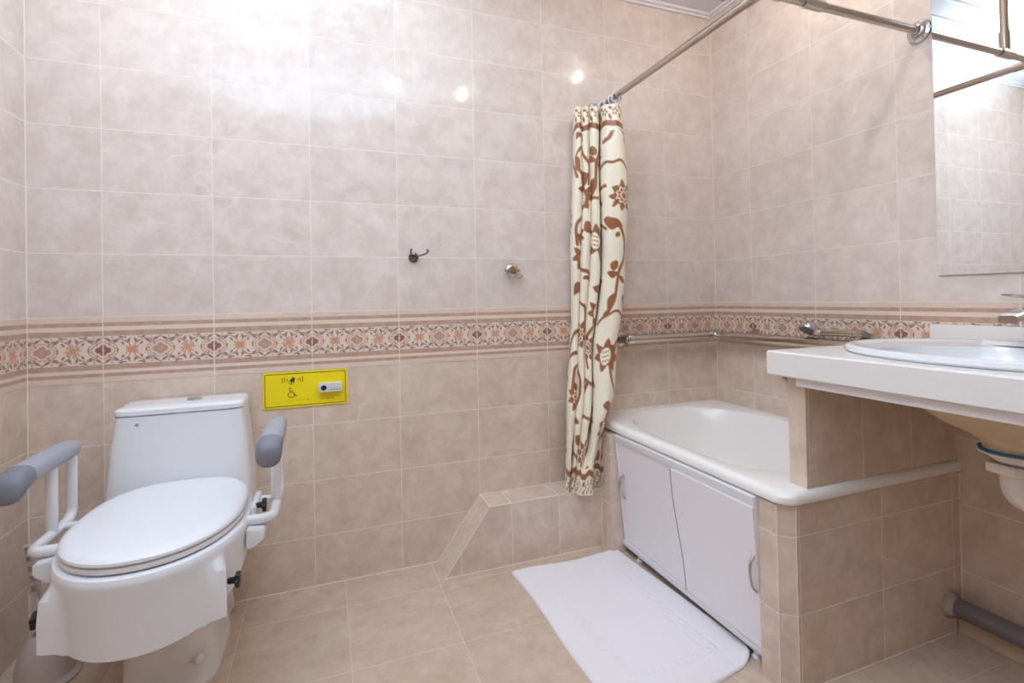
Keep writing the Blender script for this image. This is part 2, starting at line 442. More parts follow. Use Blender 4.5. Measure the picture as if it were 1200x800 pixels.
def grid_mesh(name, co, nr, nc, col, mat, flip=None, parent=None, smooth=False):
    i = np.arange(nr * nc).reshape(nr, nc)
    q = np.stack([i[:-1, :-1], i[1:, :-1], i[1:, 1:], i[:-1, 1:]], -1).reshape(-1, 4)
    if flip: q = q[:, ::-1]
    me = bpy.data.meshes.new(name)
    me.vertices.add(len(co)); me.vertices.foreach_set('co', np.ascontiguousarray(co, dtype=np.float32).ravel())
    me.loops.add(q.size); me.loops.foreach_set('vertex_index', q.ravel().astype(np.int32))
    me.polygons.add(len(q)); me.polygons.foreach_set('loop_start', (np.arange(len(q)) * 4).astype(np.int32))
    me.polygons.foreach_set('use_smooth', np.full(len(q), smooth))
    me.update(calc_edges=True); me.validate()
    at = me.color_attributes.new('pattern', 'FLOAT_COLOR', 'POINT')
    at.data.foreach_set('color', np.concatenate([col, np.ones((len(col), 1))], 1).astype(np.float32).ravel())
    me.materials.append(M[mat])
    return link(bpy.data.objects.new(name, me), parent)
for nm, lab, p0, du, ln, u0, nrm, fl in (
    ('trim_1', 'patterned border strip of medallions and vines along the long back wall', (XL, 0), (1, 0), -XL, XL - X0, (0, -1), False),
    ('trim_2', 'patterned border strip of medallions and vines along the mirror wall', (0, 0), (0, -1), 3.0, Y0, (-1, 0), False),
    ('trim_3', 'patterned border strip of medallions and vines on the wall beside the toilet', (XL, 0), (0, -1), 1.0, -0.154, (1, 0), True)):
    o, _ = border(nm, lab, p0, du, ln, u0, nrm)
    struct(o, lab, 'tile border')

# ---- tiled ledge with a sloping end, pillar at the tub, pier and thin partition
ZL = 0.235
bm = bmesh.new()
prof = [(-1.385, 0.0), (-1.208, ZL), (-0.722, ZL), (-0.722, 0.0)]
prism(bm, prof, 1, -0.133, 0.0)
bm.faces.ensure_lookup_table(); bmesh.ops.recalc_face_normals(bm, faces=bm.faces)
for f in bm.faces:
    n = f.normal
    f.material_index = 1 if n.z > 0.9 else (2 if n.x < -0.5 else 0)
for pts in ([(-1.385, -0.133, 0.001), (-1.208, -0.133, ZL), (-0.728, -0.133, ZL)], [(-1.385, -0.001, 0.001), (-1.208, -0.001, ZL), (-0.728, -0.001, ZL)], [(-1.208, -0.133, ZL), (-1.208, 0, ZL)], [(-1.385, -0.133, 0.001), (-0.728, -0.133, 0.001), (-0.728, -0.205, 0.001)], [(-0.729, -0.134, 0.0), (-0.729, -0.134, ZL)]):
    tube(bm, pts, 0.0016, seg=6, mat=3)
struct(obj('wall_ledge', bm, ['tile_ledge', 'tile_ledge_top', 'tile_slope', 'silicone'], smooth=False, recalc=False), 'low tiled ledge with a sloping end along the back wall', 'ledge')
struct(obj('wall_pillar', Box((-0.728, -0.205, 0), (-0.62, 0, 0.468), 0.002), 'tile_pier_side', smooth=False), 'short tiled pillar between the ledge and the tub', 'pillar')
bm = bmesh.new()
out = [(0.0, -0.995), (0.0, -0.908), (-0.697, -0.908), (-0.697, -0.968), (-0.662, -0.995)]
prism(bm, out, 2, 0.0, 0.472)
bmesh.ops.recalc_face_normals(bm, faces=bm.faces)
for f in bm.faces: f.material_index = 1 if abs(f.normal.x) > 0.3 else 0
for x, y in ((-0.697, -0.968), (-0.662, -0.995)): tube(bm, [(x, y, 0), (x, y, 0.47)], 0.0013, seg=6, mat=2)
tube(bm, [(-0.662, -0.995, 0.001), (0, -0.995, 0.001)], 0.0014, seg=6, mat=2); tube(bm, [(-0.001, -0.996, 0), (-0.001, -0.996, 0.47)], 0.0016, seg=6, mat=2)
struct(obj('wall_pier', bm, ['tile_pier', 'tile_pier_side', 'silicone'], smooth=False, recalc=False), 'tiled low wall at the end of the tub below its rim', 'low wall')
bm = bmesh.new(); fs = box(bm, (-0.614, -0.990, 0.508), (0.0, -0.938, 0.798), 0.0)
bmesh.ops.recalc_face_normals(bm, faces=bm.faces)
struct(obj('wall_partition', bm, ['tile_partition', 'tile_pier_side'], smooth=False, recalc=False), 'thin tiled partition standing on the tub rim under the countertop', 'partition')
struct(obj('baseboard_right', Box((-0.028, YF, 0), (0, -0.996, 0.052), 0.003), 'baseboard', smooth=False), 'low beige skirting along the wall under the basin', 'baseboard')

# ------------------------------------------------------------------ bathtub and its screen
tub = thing('bathtub', 'short white acrylic bathtub in the tiled corner', 'bathtub', (-0.35, -0.5, 0))
bm = bmesh.new()
cx, cy = -0.352, -0.517
def rrect(z, x0, x1, y0, y1, r, n=64):
    """Rounded rectangle with point angles matched to a superellipse ring."""
    ccx, ccy = (x0 + x1) / 2, (y0 + y1) / 2; hx, hy = (x1 - x0) / 2, (y1 - y0) / 2
    e = 2 / max(0.05, (r / max(hx, hy)) * 1.6)
    return sring(ccx, ccy, z, hx, hy, e, n)
NT = 128
def outer(z, ins, r=0.045):
    x0, x1, y0, y1 = -0.704 + ins, -0.001, -1.004 + ins, -0.001
    ang = []
    k = NT // 4
    pts = []
    for (qx, qy, a0) in ((x1, y1, 0), (x0, y1, 90), (x0, y0, 180), (x1, y0, 270)):
        rr = r if (qx, qy) == (x0, y0) else (0.05 if (qx, qy) == (x0, y1) else 0.003)
        ox = qx - rr if qx == x1 else qx + rr; oy = qy - rr if qy == y1 else qy + rr
        for i in range(k):
            a = math.radians(a0 + 90 * i / (k - 1)); pts.append(Vector((ox + rr * math.cos(a), oy + rr * math.sin(a), z)))
    return pts
def inner(z, s, dy0=0.0, dy1=0.0, e=3.0):
    """Bowl opening outline, point for point with outer()."""
    hx = 0.302 * s; y1, y0 = -0.034 - dy1, -0.898 + dy0
    c = (y0 + y1) / 2; hy = (y1 - y0) / 2
    pts = []
    for q in range(4):
        for i in range(NT // 4):
            t = math.radians(90 * q + 90 * i / (NT // 4 - 1)); cc, ss = math.cos(t), math.sin(t)
            ee = 2.5 if ss > 0 else 3.6
            pts.append(Vector((-0.350 + hx * math.copysign(abs(cc) ** (2 / ee), cc), c + hy * math.copysign(abs(ss) ** (2 / ee), ss), z)))
    return pts
rings = [outer(0.479, 0.008), outer(0.477, 0.002), outer(0.482, 0.0), outer(0.496, 0.001), outer(0.505, 0.008), outer(0.508, 0.020),
         inner(0.506, 1.035, -0.012, -0.012), inner(0.503, 1.0), inner(0.490, 0.975, 0.010, 0.010), inner(0.44, 0.945, 0.022, 0.03), inner(0.34, 0.90, 0.045, 0.085),
         inner(0.22, 0.84, 0.075, 0.15), inner(0.14, 0.76, 0.11, 0.20), inner(0.105, 0.60, 0.17, 0.26), inner(0.095, 0.25, 0.3, 0.42)]
loft(bm, rings, False, True)
# underside skin so the bowl has thickness
loft(bm, [outer(0.479, 0.008), outer(0.477, 0.05), inner(0.46, 1.02, -0.008, -0.008), inner(0.30, 0.93, 0.03, 0.06), inner(0.12, 0.80, 0.08, 0.17), inner(0.075, 0.5, 0.2, 0.3)], False, True)
bmesh.ops.remove_doubles(bm, verts=bm.verts, dist=0.0004)
obj('tub_shell', bm, 'acrylic', tub)
obj('drain', Lathe([(0.0, 0), (0.026, 0), (0.028, 0.003), (0.024, 0.006), (0.012, 0.004), (0.0, 0.004)], (-0.35, -0.70, 0.095)), 'chrome', tub)['label'] = 'chrome drain ring'
obj('rim_seal', Box((-0.66, -0.004, 0.503), (-0.002, 0.0, 0.514), 0.0015), 'silicone', tub)
for x, y in ((-0.55, -0.25), (-0.15, -0.25), (-0.55, -0.80), (-0.15, -0.80)):
    obj('leg', Lathe([(0.018, 0), (0.018, 0.01), (0.008, 0.015), (0.008, 0.13)], (x, y, 0.0)), 'chrome', tub)

scr = thing('bath_screen', 'white two-panel screen closing the front of the bathtub', 'bath screen', (-0.665, -0.55, 0))
YA, YB = -0.208, -0.907
bm = bmesh.new()
box(bm, (-0.6735, YB, 0.446), (-0.650, YA, 0.474), 0.0015)
box(bm, (-0.678, YB, 0.030), (-0.648, YA, 0.052), 0.003)
box(bm, (-0.672, YA - 0.012, 0.05), (-0.656, YA, 0.45), 0.002); box(bm, (-0.672, YB, 0.05), (-0.656, YB + 0.012, 0.45), 0.002)
obj('frame', bm, 'white_plastic', scr)
def door(ya, yb_fun, x0, x1):
    n = 24; edge = [(yb_fun(0.054 + (0.446 - 0.054) * i / n), 0.054 + (0.446 - 0.054) * i / n) for i in range(n + 1)]
    bm = bmesh.new(); prism(bm, [(ya, 0.054)] + edge + [(ya, 0.446)], 0, x0, x1); return bm
def wave(z):
    t = (z - 0.054) / 0.392
    return -0.592 + 0.030 * (0.5 + 0.5 * math.cos(PI * min(1, max(0, (t - 0.08) / 0.80)))) * -1 + 0.030
d1 = obj('door', door(YA - 0.006, lambda z: -0.66, -0.668, -0.662), 'panel_white', scr, smooth=False)
d2 = obj('door', door(YB + 0.001, wave, -0.679, -0.671), 'panel_white', scr, smooth=False)
bm = bmesh.new()  # grey tube drawn in for the dark gap where the doors overlap
tube(bm, [(-0.6795, wave(0.054 + 0.392 * i / 24) + 0.0012, 0.054 + 0.392 * i / 24) for i in range(25)], 0.0016, seg=8)
e = obj('gap_shade_line', bm, 'groove_dark', d2); e['label'] = 'grey wavy line drawn for the dark gap along the front door panel'
for d, yh, zh in ((d1, YA - 0.035, 0.275), (d2, YB + 0.010, 0.262)):
    x = -0.668 if d is d1 else -0.679
    h = obj('handle', Tube([(x + 0.001, yh, zh - 0.05), (x - 0.014, yh, zh - 0.035), (x - 0.02, yh, zh), (x - 0.014, yh, zh + 0.035), (x + 0.001, yh, zh + 0.05)], 0.0042, seg=10, fil=0.02), 'chrome', d)
    h['label'] = 'chrome bow handle'
scr.rotation_euler = (0, -0.083, 0)
for yf in (-0.30, -0.86):
    obj('foot', Lathe([(0.014, 0), (0.014, 0.008), (0.008, 0.012), (0.008, 0.034)], (-0.662, yf, 0.0)), 'white_plastic', scr)

# ------------------------------------------------------------------ shower rail and curtain
ZR = 1.84
rail = thing('shower_rail', 'bent steel curtain rail above the tub with wall flanges and a ceiling hanger', 'curtain rail', (-0.652, -0.922, ZR))
obj('rod', Tube([(-0.652, -0.004, ZR), (-0.652, -0.845, ZR), (-0.652, -0.905, ZR)], 0.0125, seg=20), 'rail_steel', rail)
obj('rod', Tube([(-0.635, -0.922, ZR), (-0.30, -0.922, ZR), (-0.004, -0.922, ZR)], 0.0125, seg=20), 'rail_steel', rail)
obj('elbow', Tube([(-0.652, -0.86, ZR), (-0.652, -0.922, ZR), (-0.59, -0.922, ZR)], 0.0152, seg=20, fil=0.04), 'satin_steel', rail)
FL = [(0.0, 0.0), (0.036, 0.0), (0.036, 0.004), (0.033, 0.009), (0.024, 0.011), (0.024, 0.016), (0.019, 0.020), (0.0155, 0.021), (0.0155, 0.034), (0.0135, 0.036), (0.0, 0.036)]
obj('flange', Lathe(FL, (0, -0.921, ZR), (-1, 0, 0)), 'chrome', rail)['label'] = 'chrome flange beside the mirror'
obj('flange', Lathe(FL, (-0.652, 0, ZR), (0, -1, 0)), 'chrome', rail)['label'] = 'chrome flange above the curtain'
bm = bmesh.new()
tube(bm, [(-0.505, -0.922, ZR), (-0.432, -0.922, ZR)], 0.0165, seg=20)
tube(bm, [(-0.468, -0.922, ZR), (-0.468, -0.922, ZR + 0.075)], 0.0165, seg=20)
obj('tee', bm, 'satin_steel', rail)
obj('hanger_pipe', Tube([(-0.468, -0.922, ZR + 0.06), (-0.468, -0.922, CEIL)], 0.0125, seg=20), 'satin_steel', rail)
obj('ceiling_flange', Lathe(FL, (-0.468, -0.922, CEIL), (0, 0, -1)), 'chrome', rail)

# curtain pattern --------------------------------------------------
def curtain_colour(u, v, Lv):
    px = 0.0030
    CR, BR = srgb(240, 230, 208), srgb(150, 93, 55)
    c = np.empty(u.shape + (3,)); c[:] = CR[:3]
    def put(d, col=BR, mask=None):
        nonlocal c
        a = cov(d, px)
        if mask is not None: a = a * mask
        c = mixc(c, col, a)
    def flower(x, y, r, kind):
        a = np.arctan2(y, x); q = np.hypot(x, y)
        if kind == 0:                              # sun-like bloom with pale scallops
            tri = 1 - np.abs(((a * 9 / (2 * PI)) % 1) * 2 - 1)
            put(q - r * (0.70 + 0.42 * tri ** 1.1))
            put(np.abs(q - r * (0.50 + 0.08 * np.cos(9 * a))) - 0.0035, CR)
            put(q - r * 0.30, CR); put(q - r * 0.21)
        else:                                      # seed-pod bloom with speckled oval
            tri = 1 - np.abs(((a * 7 / (2 * PI) + 0.3) % 1) * 2 - 1)
            put(q - r * (0.74 + 0.52 * tri ** 1.2))
            xo, yo = x + r * 0.15, y - r * 0.05
            put((np.hypot(xo / 0.42, yo / 0.62) - r) * 0.42, CR)
            for k in range(9):
                px_, py_ = (k % 3 - 1) * r * 0.19, (k // 3 - 1) * r * 0.32
                put(np.hypot(xo - px_, yo - py_) - r * 0.065)
    W = 0.32
    body = (v > 0.10) & (v < Lv - 0.14)
    def motif(x, y):
        put(curve_sdf(x, y, [(-0.10, 0.085), (-0.02, 0.095), (0.055, 0.115), (0.10, 0.20)], 0.0074))
        put(curve_sdf(x, y, [(-0.02, 0.095), (-0.045, 0.14), (-0.07, 0.155)], 0.0081))
        put(curve_sdf(x, y, [(-0.10, 0.26), (-0.05, 0.235), (0.01, 0.235), (0.05, 0.26), (0.058, 0.36)], 0.0061))
        flower(x - 0.018, y - 0.375, 0.058, 0)
        put(leaf_sdf(x, y, -0.028, 0.485, 0.30, 0.0978, 0.0243))
        put(curve_sdf(x, y, [(-0.06, 0.475), (0.0, 0.495), (0.035, 0.55), (0.035, 0.62), (-0.005, 0.69), (-0.012, 0.80), (-0.05, 0.86)], 0.0074))
        put(np.hypot(x + 0.005, y - 0.535) - 0.011); put(np.hypot(x + 0.022, y - 0.655) - 0.020)
        put(leaf_sdf(x, y, -0.028, 0.69, 0.1, 0.0575, 0.0149)); put(leaf_sdf(x, y, 0.022, 0.715, 0.4, 0.0517, 0.0121))
        put(leaf_sdf(x, y, -0.03, 0.80, 1.9, 0.0690, 0.0162)); put(leaf_sdf(x, y, 0.05, 0.80, 1.0, 0.0690, 0.0162))
        put(curve_sdf(x, y, [(-0.08, 0.90), (-0.03, 0.845), (0.03, 0.845), (0.075, 0.90)], 0.0057))
        put(leaf_sdf(x, y, 0.06, 0.92, 2.0, 0.0633, 0.0149))
        flower(x + 0.012, y - 1.02, 0.055, 1)
        put(curve_sdf(x, y, [(0.03, 0.97), (0.07, 0.94), (0.12, 0.92)], 0.0081))
        put(curve_sdf(x, y, [(0.0, 1.06), (0.015, 1.12), (0.06, 1.18), (0.05, 1.26)], 0.0061))
        put(leaf_sdf(x, y, 0.02, 1.22, 0.2, 0.0805, 0.0189)); put(leaf_sdf(x, y, 0.03, 1.24, -0.9, 0.0690, 0.0162))
        flower(x - 0.02, y - 1.31, 0.046, 1)
        put(curve_sdf(x, y, [(0.02, 1.35), (-0.02, 1.40), (-0.04, 1.46), (-0.02, 1.54)], 0.0068))
        flower(x + 0.02, y - 1.46, 0.05, 0)
        put(leaf_sdf(x, y, 0.05, 1.44, 1.1, 0.0690, 0.0189))
    # motif() runs over the sheet twice per width, the second column mirrored and dropped
    full = c; uc = u[0]
    for k in range(-1, 5):
        for ux, offs, mir in ((0.0, (0.0,), 1), (W / 2, (0.72, -0.88), -1)):
            xr = (uc - k * W - ux) * mir
            idx = np.nonzero(np.abs(xr) < 0.13)[0]
            if len(idx) == 0: continue
            i0, i1 = idx[0], idx[-1] + 1
            if not (ux == 0.0 and k == 2):
                d_ = ((k - 2) * 0.47 + offs[0]) % 1.5; offs = (d_, d_ - 1.5)
            for vy in offs:
                c = full[:, i0:i1]
                motif((u[:, i0:i1] - k * W - ux) * mir, v[:, i0:i1] - vy)
                full[:, i0:i1] = c
    c = full
    # top and bottom borders: small ornaments and a solid band
    for edge in (0, 1):
        e = v if edge == 0 else Lv - v
        zone = e < 0.105
        c = np.where(zone[..., None], np.array(CR[:3]), c)
        put(np.abs(e - 0.082 - 0.006 * np.sin(u * 40)) - 0.012)
        xx = (u + 0.02) % 0.052 - 0.026
        a = np.arctan2(e - 0.032, xx); q = np.hypot(xx, e - 0.032)
        put(q - 0.017 * (0.72 + 0.28 * np.cos(5 * a)), mask=zone); put(q - 0.006, CR, zone)
        x2 = (u + 0.046) % 0.052 - 0.026
        put(leaf_sdf(x2, e, 0, 0.052, 1.2, 0.03, 0.007), mask=zone); put(leaf_sdf(x2, e, 0.004, 0.014, 0.3, 0.024, 0.006), mask=zone)
    return c

def catmull(P, n):
    P = np.array(P, float); P = np.vstack([2 * P[0] - P[1], P, 2 * P[-1] - P[-2]])
    out = []
    segs = len(P) - 3
    for i in range(n):
        s = i / (n - 1) * segs; k = min(int(s), segs - 1); t = s - k
        a, b_, c_, d = P[k], P[k + 1], P[k + 2], P[k + 3]
        out.append(0.5 * ((2 * b_) + (-a + c_) * t + (2 * a - 5 * b_ + 4 * c_ - d) * t * t + (-a + 3 * b_ - 3 * c_ + d) * t ** 3))
    return np.array(out)
top = [(.04, .045), (.0, .02), (.0, -.03), (.04, -.055), (.10, -.06), (.155, -.045), (.18, .0), (.18, .045), (.155, .05), (.145, .0), (.155, -.04), (.19, -.058), (.25, -.066), (.31, -.05), (.335, .0), (.335, .045), (.31, .05), (.305, .0), (.315, -.045), (.36, -.063), (.42, -.07), (.485, -.055), (.51, .0), (.515, .045), (.53, .05), (.525, .0), (.53, -.05), (.60, -.082), (.72, -.094), (.86, -.092), (.97, -.06), (1.0, .0), (.97, .045)]
bot = [(.14, .03), (.09, .01), (.08, -.02), (.10, -.04), (.15, -.045), (.20, -.03), (.225, .0), (.225, .03), (.205, .035), (.20, .0), (.21, -.02), (.24, -.038), (.28, -.04), (.315, -.025), (.33, .005), (.33, .03), (.31, .03), (.30, .0), (.305, -.03), (.32, -.05), (.34, -.062), (.36, -.068), (.38, -.07), (.41, -.078), (.46, -.082), (.52, -.082), (.58, -.076), (.63, -.06), (.655, -.03), (.67, .010), (.76, .018), (.90, .008), (1.0, -.01)]
NS = 260
ct, cb = catmull(top, NS), catmull(bot, NS)
Zt, Zb = 1.802, 0.236
zk = [1.81, 1.60, 1.40, 1.10, 0.95, 0.83, 0.65, 0.55, 0.50, 0.40, 0.30, 0.235]
Lk = [-0.150, -0.160, -0.168, -0.172, -0.180, -0.190, -0.200, -0.207, -0.212, -0.222, -0.235, -0.245]
Rk = [0.045, 0.056, 0.062, 0.050, 0.030, 0.002, -0.012, -0.028, -0.040, -0.048, -0.053, -0.055]
Dk = [0.0, 0.0, 0.0, 0.0, 0.0, -0.005, -0.03, -0.05, -0.057, -0.06, -0.055, -0.05]
NZ = 420
zs = np.linspace(Zt, Zb, NZ)
e1, e2 = np.array([0.937, -0.349]), np.array([0.349, 0.937])
ctr = np.array([-0.642, -0.108])
Wt = 0.236
len_u = np.concatenate([[0], np.cumsum(np.hypot(np.diff(ct[:, 0]) * Wt, np.diff(ct[:, 1])))])
co = np.zeros((NZ, NS, 3)); uu = np.zeros((NZ, NS)); vv = np.zeros((NZ, NS))
for i, z in enumerate(zs):
    f = min(1, max(0, (0.62 - z) / 0.34)); f = f * f * (3 - 2 * f)
    cs = ct * (1 - f) + cb * f
    l, r, dd = np.interp(z, zk[::-1], Lk[::-1]), np.interp(z, zk[::-1], Rk[::-1]), np.interp(z, zk[::-1], Dk[::-1])
    wob = 0.004 * np.sin(9 * z + cs[:, 0] * 7)
    a = l + (r - l) * cs[:, 0] + wob; b_ = cs[:, 1] * (0.92 + 0.08 * math.sin(5 * z)) + dd
    co[i, :, 0] = ctr[0] + a * e1[0] + b_ * e2[0]; co[i, :, 1] = ctr[1] + a * e1[1] + b_ * e2[1]
    flare = max(0, (0.30 - z) / 0.065)
    co[i, :, 1] -= 0.012 * flare * (0.5 + 0.5 * np.sin(cs[:, 0] * 22))
    co[i, :, 2] = z + 0.004 * np.sin(cs[:, 0] * 25) * (1 if z < 1.7 else 0.5) * (z > 0.26)
    uu[i] = len_u; vv[i] = Zt - z
co[:, :, 1] = np.minimum(co[:, :, 1], -0.006)
lowf = np.clip((0.62 - co[:, :, 2]) / 0.10, 0, 1)
lim = -0.712 - 0.018 * np.clip((co[:, :, 1] + 0.225) / 0.02, 0, 1)
co[:, :, 0] = co[:, :, 0] - lowf * np.maximum(0, co[:, :, 0] - lim)
# the P4 panel (widest, nearest the camera) sits on the first column of the pattern
U4 = np.interp(0.0, [0, 1], [len_u[int(NS * 0.885)], len_u[int(NS * 0.885)]])
colr = curtain_colour(uu - U4 + 0.630, vv, Zt - Zb)
cur = thing('shower_curtain', 'cream shower curtain with brown vines and flowers, gathered at the back wall', 'shower curtain', (-0.66, -0.11, ZR))
co -= np.array([-0.66, -0.11, ZR])
cl = grid_mesh('cloth', co.reshape(-1, 3), NZ, NS, colr.reshape(-1, 3), 'curtain', parent=cur, smooth=True)
sm = cl.modifiers.new('thickness', 'SOLIDIFY'); sm.thickness = 0.0012; sm.offset = 0
for k, yy in enumerate((-0.045, -0.085, -0.125, -0.160, -0.185)):
    bm = bmesh.new()
    R_ = 0.021; pts = [(-0.652 + R_ * math.cos(t), yy + 0.006 * math.sin(t * 0.5), ZR - 0.008 + R_ * math.sin(t)) for t in [2 * PI * j / 24 for j in range(25)]]
    tube(bm, pts, 0.0038, seg=8, cap=False)
    tube(bm, [(-0.652, yy, ZR - 0.028), (-0.655, yy - 0.003, ZR - 0.055)], 0.003, seg=8)
    o = obj('curtain_ring', bm, 'ring_plastic', cur)
# ------------------------------------------------------------------ bath mat
mat_t = None
nx, ny = 110, 180
def mat_mesh():
    bm = bmesh.new()
    # corners (x, y): back-left, back-right, front-right, front-left
    A, B, C_, D = Vector((-1.150, -0.192)), Vector((-0.700, -0.196)), Vector((-0.648, -0.872)), Vector((-1.128, -0.925))
    rnd = np.random.default_rng(3).random((40, 40))
    def h(i, j):
        s, t = i / nx, j / ny
        a_, b_ = max(0.0, (s - 0.80) / 0.20), max(0.0, (t - 0.88) / 0.12)
        if a_ > 0 and b_ > 0:                      # soft rounded corner nearest the pier
            k_ = max(a_, b_) / math.hypot(a_, b_); s, t = 0.80 + 0.20 * a_ * k_, 0.88 + 0.12 * b_ * k_
        p = A * (1 - s) * (1 - t) + B * s * (1 - t) + C_ * s * t + D * (1 - s) * t
        # rounded, slightly wavy outline
        p.x += 0.006 * math.sin(7 * t) * (1 - s)
        p.y += 0.004 * math.sin(9 * s)
        sx, ty = s * 0.45, t * 0.70
        z = 0.009 + 0.0012 * math.sin(17 * sx + 6 * ty) + 0.0015 * math.sin(11 * ty - 9 * sx + 1)
        s0, t0 = i / nx, j / ny
        edge = min(s0, 1 - s0) * 0.45, min(t0, 1 - t0) * 0.70
        ed = min(edge)
        if ed < 0.012: z += 0.0012
        z *= min(1, 0.35 + ed / 0.006)
        # woven key pattern, a sunk band round the middle
        q = ed - 0.075
        if 0 <= q < 0.042:
            along = ty if edge[0] < edge[1] else sx
            k = (along / 0.046) % 1.0; v = q / 0.042
            line = (abs(v - 0.12) < 0.08 or abs(v - 0.88) < 0.08 or (0.05 < k < 0.17) or (0.30 < k < 0.75 and abs(v - 0.62) < 0.09) or (0.62 < k < 0.75 and 0.35 < v < 0.7))
            z += 0.0016 if not line else -0.0012
        z += 0.012 * a_ * b_
        return Vector((p.x, p.y, z))
    V = [[bm.verts.new(h(i, j)) for i in range(nx + 1)] for j in range(ny + 1)]
    for j in range(ny):
        for i in range(nx):
            bm.faces.new((V[j][i], V[j + 1][i], V[j + 1][i + 1], V[j][i + 1]))
    rim = [V[0][i] for i in range(nx + 1)] + [V[j][nx] for j in range(1, ny + 1)] + [V[ny][i] for i in range(nx - 1, -1, -1)] + [V[j][0] for j in range(ny - 1, 0, -1)]
    low = [bm.verts.new((v.co.x, v.co.y, max(0.0005, v.co.z - 0.008))) for v in rim]
    for i in range(len(rim)):
        j = (i + 1) % len(rim); bm.faces.new((rim[i], rim[j], low[j], low[i]))
    bm.faces.new(low)
    return bm
tag(obj('bath_mat', mat_mesh(), 'terry', smooth=True, angle=80), 'white terry bath mat with a woven key pattern on the floor beside the tub', 'bath mat')

# ------------------------------------------------------------------ toilet
TX = -2.185
toi = thing('toilet', 'white ceramic toilet with a tapered cistern against the back wall', 'toilet', (TX, -0.35, 0))
bm = bmesh.new()
def bring(z, ax, yf, yb, e=2.6):
    return sring(TX, (yf + yb) / 2, z, ax, (yb - yf) / 2, e, 72)
rings = [bring(0.0, 0.116, -0.420, -0.06, 3.6), bring(0.012, 0.118, -0.423, -0.058, 3.6), bring(0.025, 0.114, -0.418, -0.06, 3.4), bring(0.08, 0.112, -0.420, -0.06, 3.2), bring(0.14, 0.112, -0.455, -0.055, 3.0),
         bring(0.20, 0.122, -0.520, -0.05, 2.7), bring(0.26, 0.145, -0.580, -0.04, 2.5), bring(0.32, 0.165, -0.625, -0.03, 2.5), bring(0.375, 0.176, -0.645, -0.02, 2.6), bring(0.392, 0.174, -0.643, -0.02, 2.6), bring(0.396, 0.166, -0.635, -0.03, 2.6)]
loft(bm, rings)
obj('bowl', bm, 'ceramic', toi)
bm = bmesh.new()     # side trapway covers
for s in (1, -1):
    tube(bm, [(TX + s * 0.088, -0.10, 0.05), (TX + s * 0.098, -0.20, 0.14), (TX + s * 0.105, -0.28, 0.22), (TX + s * 0.10, -0.20, 0.33), (TX + s * 0.10, -0.09, 0.36)], 0.030, seg=16, fil=0.08)
obj('trapway', bm, 'ceramic', toi)
for s in (1,):
    o = obj('bolt_cap', Lathe([(0.0125, -0.004), (0.0125, 0.005), (0.009, 0.010), (0.0, 0.012)], (TX + 0.080, -0.412, 0.085), (0.45, -0.9, 0.1)), 'white_plastic', toi)
bm = bmesh.new()
def cring(z, hw, yf, yb=-0.012, e=7): return sring(TX - 0.010, (yf + yb) / 2, z, hw, (yb - yf) / 2, e, 96)
rings = [cring(0.375, 0.192, -0.215), cring(0.42, 0.191, -0.213), cring(0.50, 0.187, -0.206), cring(0.60, 0.179, -0.197), cring(0.6680, 0.1705, -0.189), cring(0.6900, 0.169, -0.188), cring(0.6925, 0.166, -0.185)]
loft(bm, rings)
obj('cistern', bm, 'ceramic', toi)
bm = bmesh.new()
rings = [cring(0.6940, 0.166, -0.186), cring(0.6948, 0.1705, -0.1905), cring(0.7075, 0.1695, -0.190), cring(0.7125, 0.165, -0.185), cring(0.7145, 0.15, -0.170, -0.026), cring(0.7155, 0.09, -0.13, -0.06)]
loft(bm, rings)
obj('cistern_lid', bm, 'ceramic', toi)
o = obj('flush_button', Lathe([(0.022, 0), (0.022, 0.004), (0.019, 0.006), (0.0, 0.006)], (TX + 0.012, -0.098, 0.7150)), 'chrome', toi); o['label'] = 'chrome flush button'
obj('maker_mark', Lathe([(0.0045, 0), (0.0045, 0.0012), (0, 0.0014)], (TX - 0.115, -0.1915, 0.668), (0, -1, 0.1)), 'groove_dark', toi)

# ------------------------------------------------------------------ raised toilet seat with arms
SZ = 0.466
seat = thing('raised_toilet_seat', 'white plastic raised toilet seat with padded grey arms clamped on the toilet', 'raised toilet seat', (TX, -0.48, 0.30))
SCX, SCY = TX + 0.020, -0.470
def srad(th):                                       # seat outline radius by angle (0 = +x, -90 = front)
    c, s = math.cos(th), math.sin(th)
    a = 0.180; b = 0.252 if s < 0 else 0.245
    e = 2.15 if s < 0 else 2.7
    return (abs(c / a) ** e + abs(s / b) ** e) ** (-1 / e)
NA = 160
def seat_ring(z, k, off=0.0, flap=0.0, zf=None):
    pts = []
    for i in range(NA):
        th = 2 * PI * i / NA
        r = srad(th) * k + off
        zz = z if zf is None else zf(th)
        d = abs(((math.degrees(th) + 90 + 180) % 360) - 180)     # degrees away from the front
        if flap:
            if d <= 41: bump = max(0, (d - 29) / 12) ** 1.1
            else: bump = max(0, 1 - (d - 41) / 5)
            r += flap * bump
        pts.append(Vector((SCX + r * math.cos(th), SCY + r * math.sin(th), zz)))
    return pts
def low_edge(th):
    d = abs(((math.degrees(th) + 90 + 180) % 360) - 180)
    if d < 41: return 0.308 + 0.010 * (d / 41) ** 2 - (0.004 if d < 32 else 0.0)
    if d < 46: return 0.318 + 0.012 * (d - 41) / 5
    return min(0.410, 0.330 + 0.076 * ((d - 46) / 62) ** 1.3)
bm = bmesh.new()
mid = lambda th: 0.44 + 0 * th
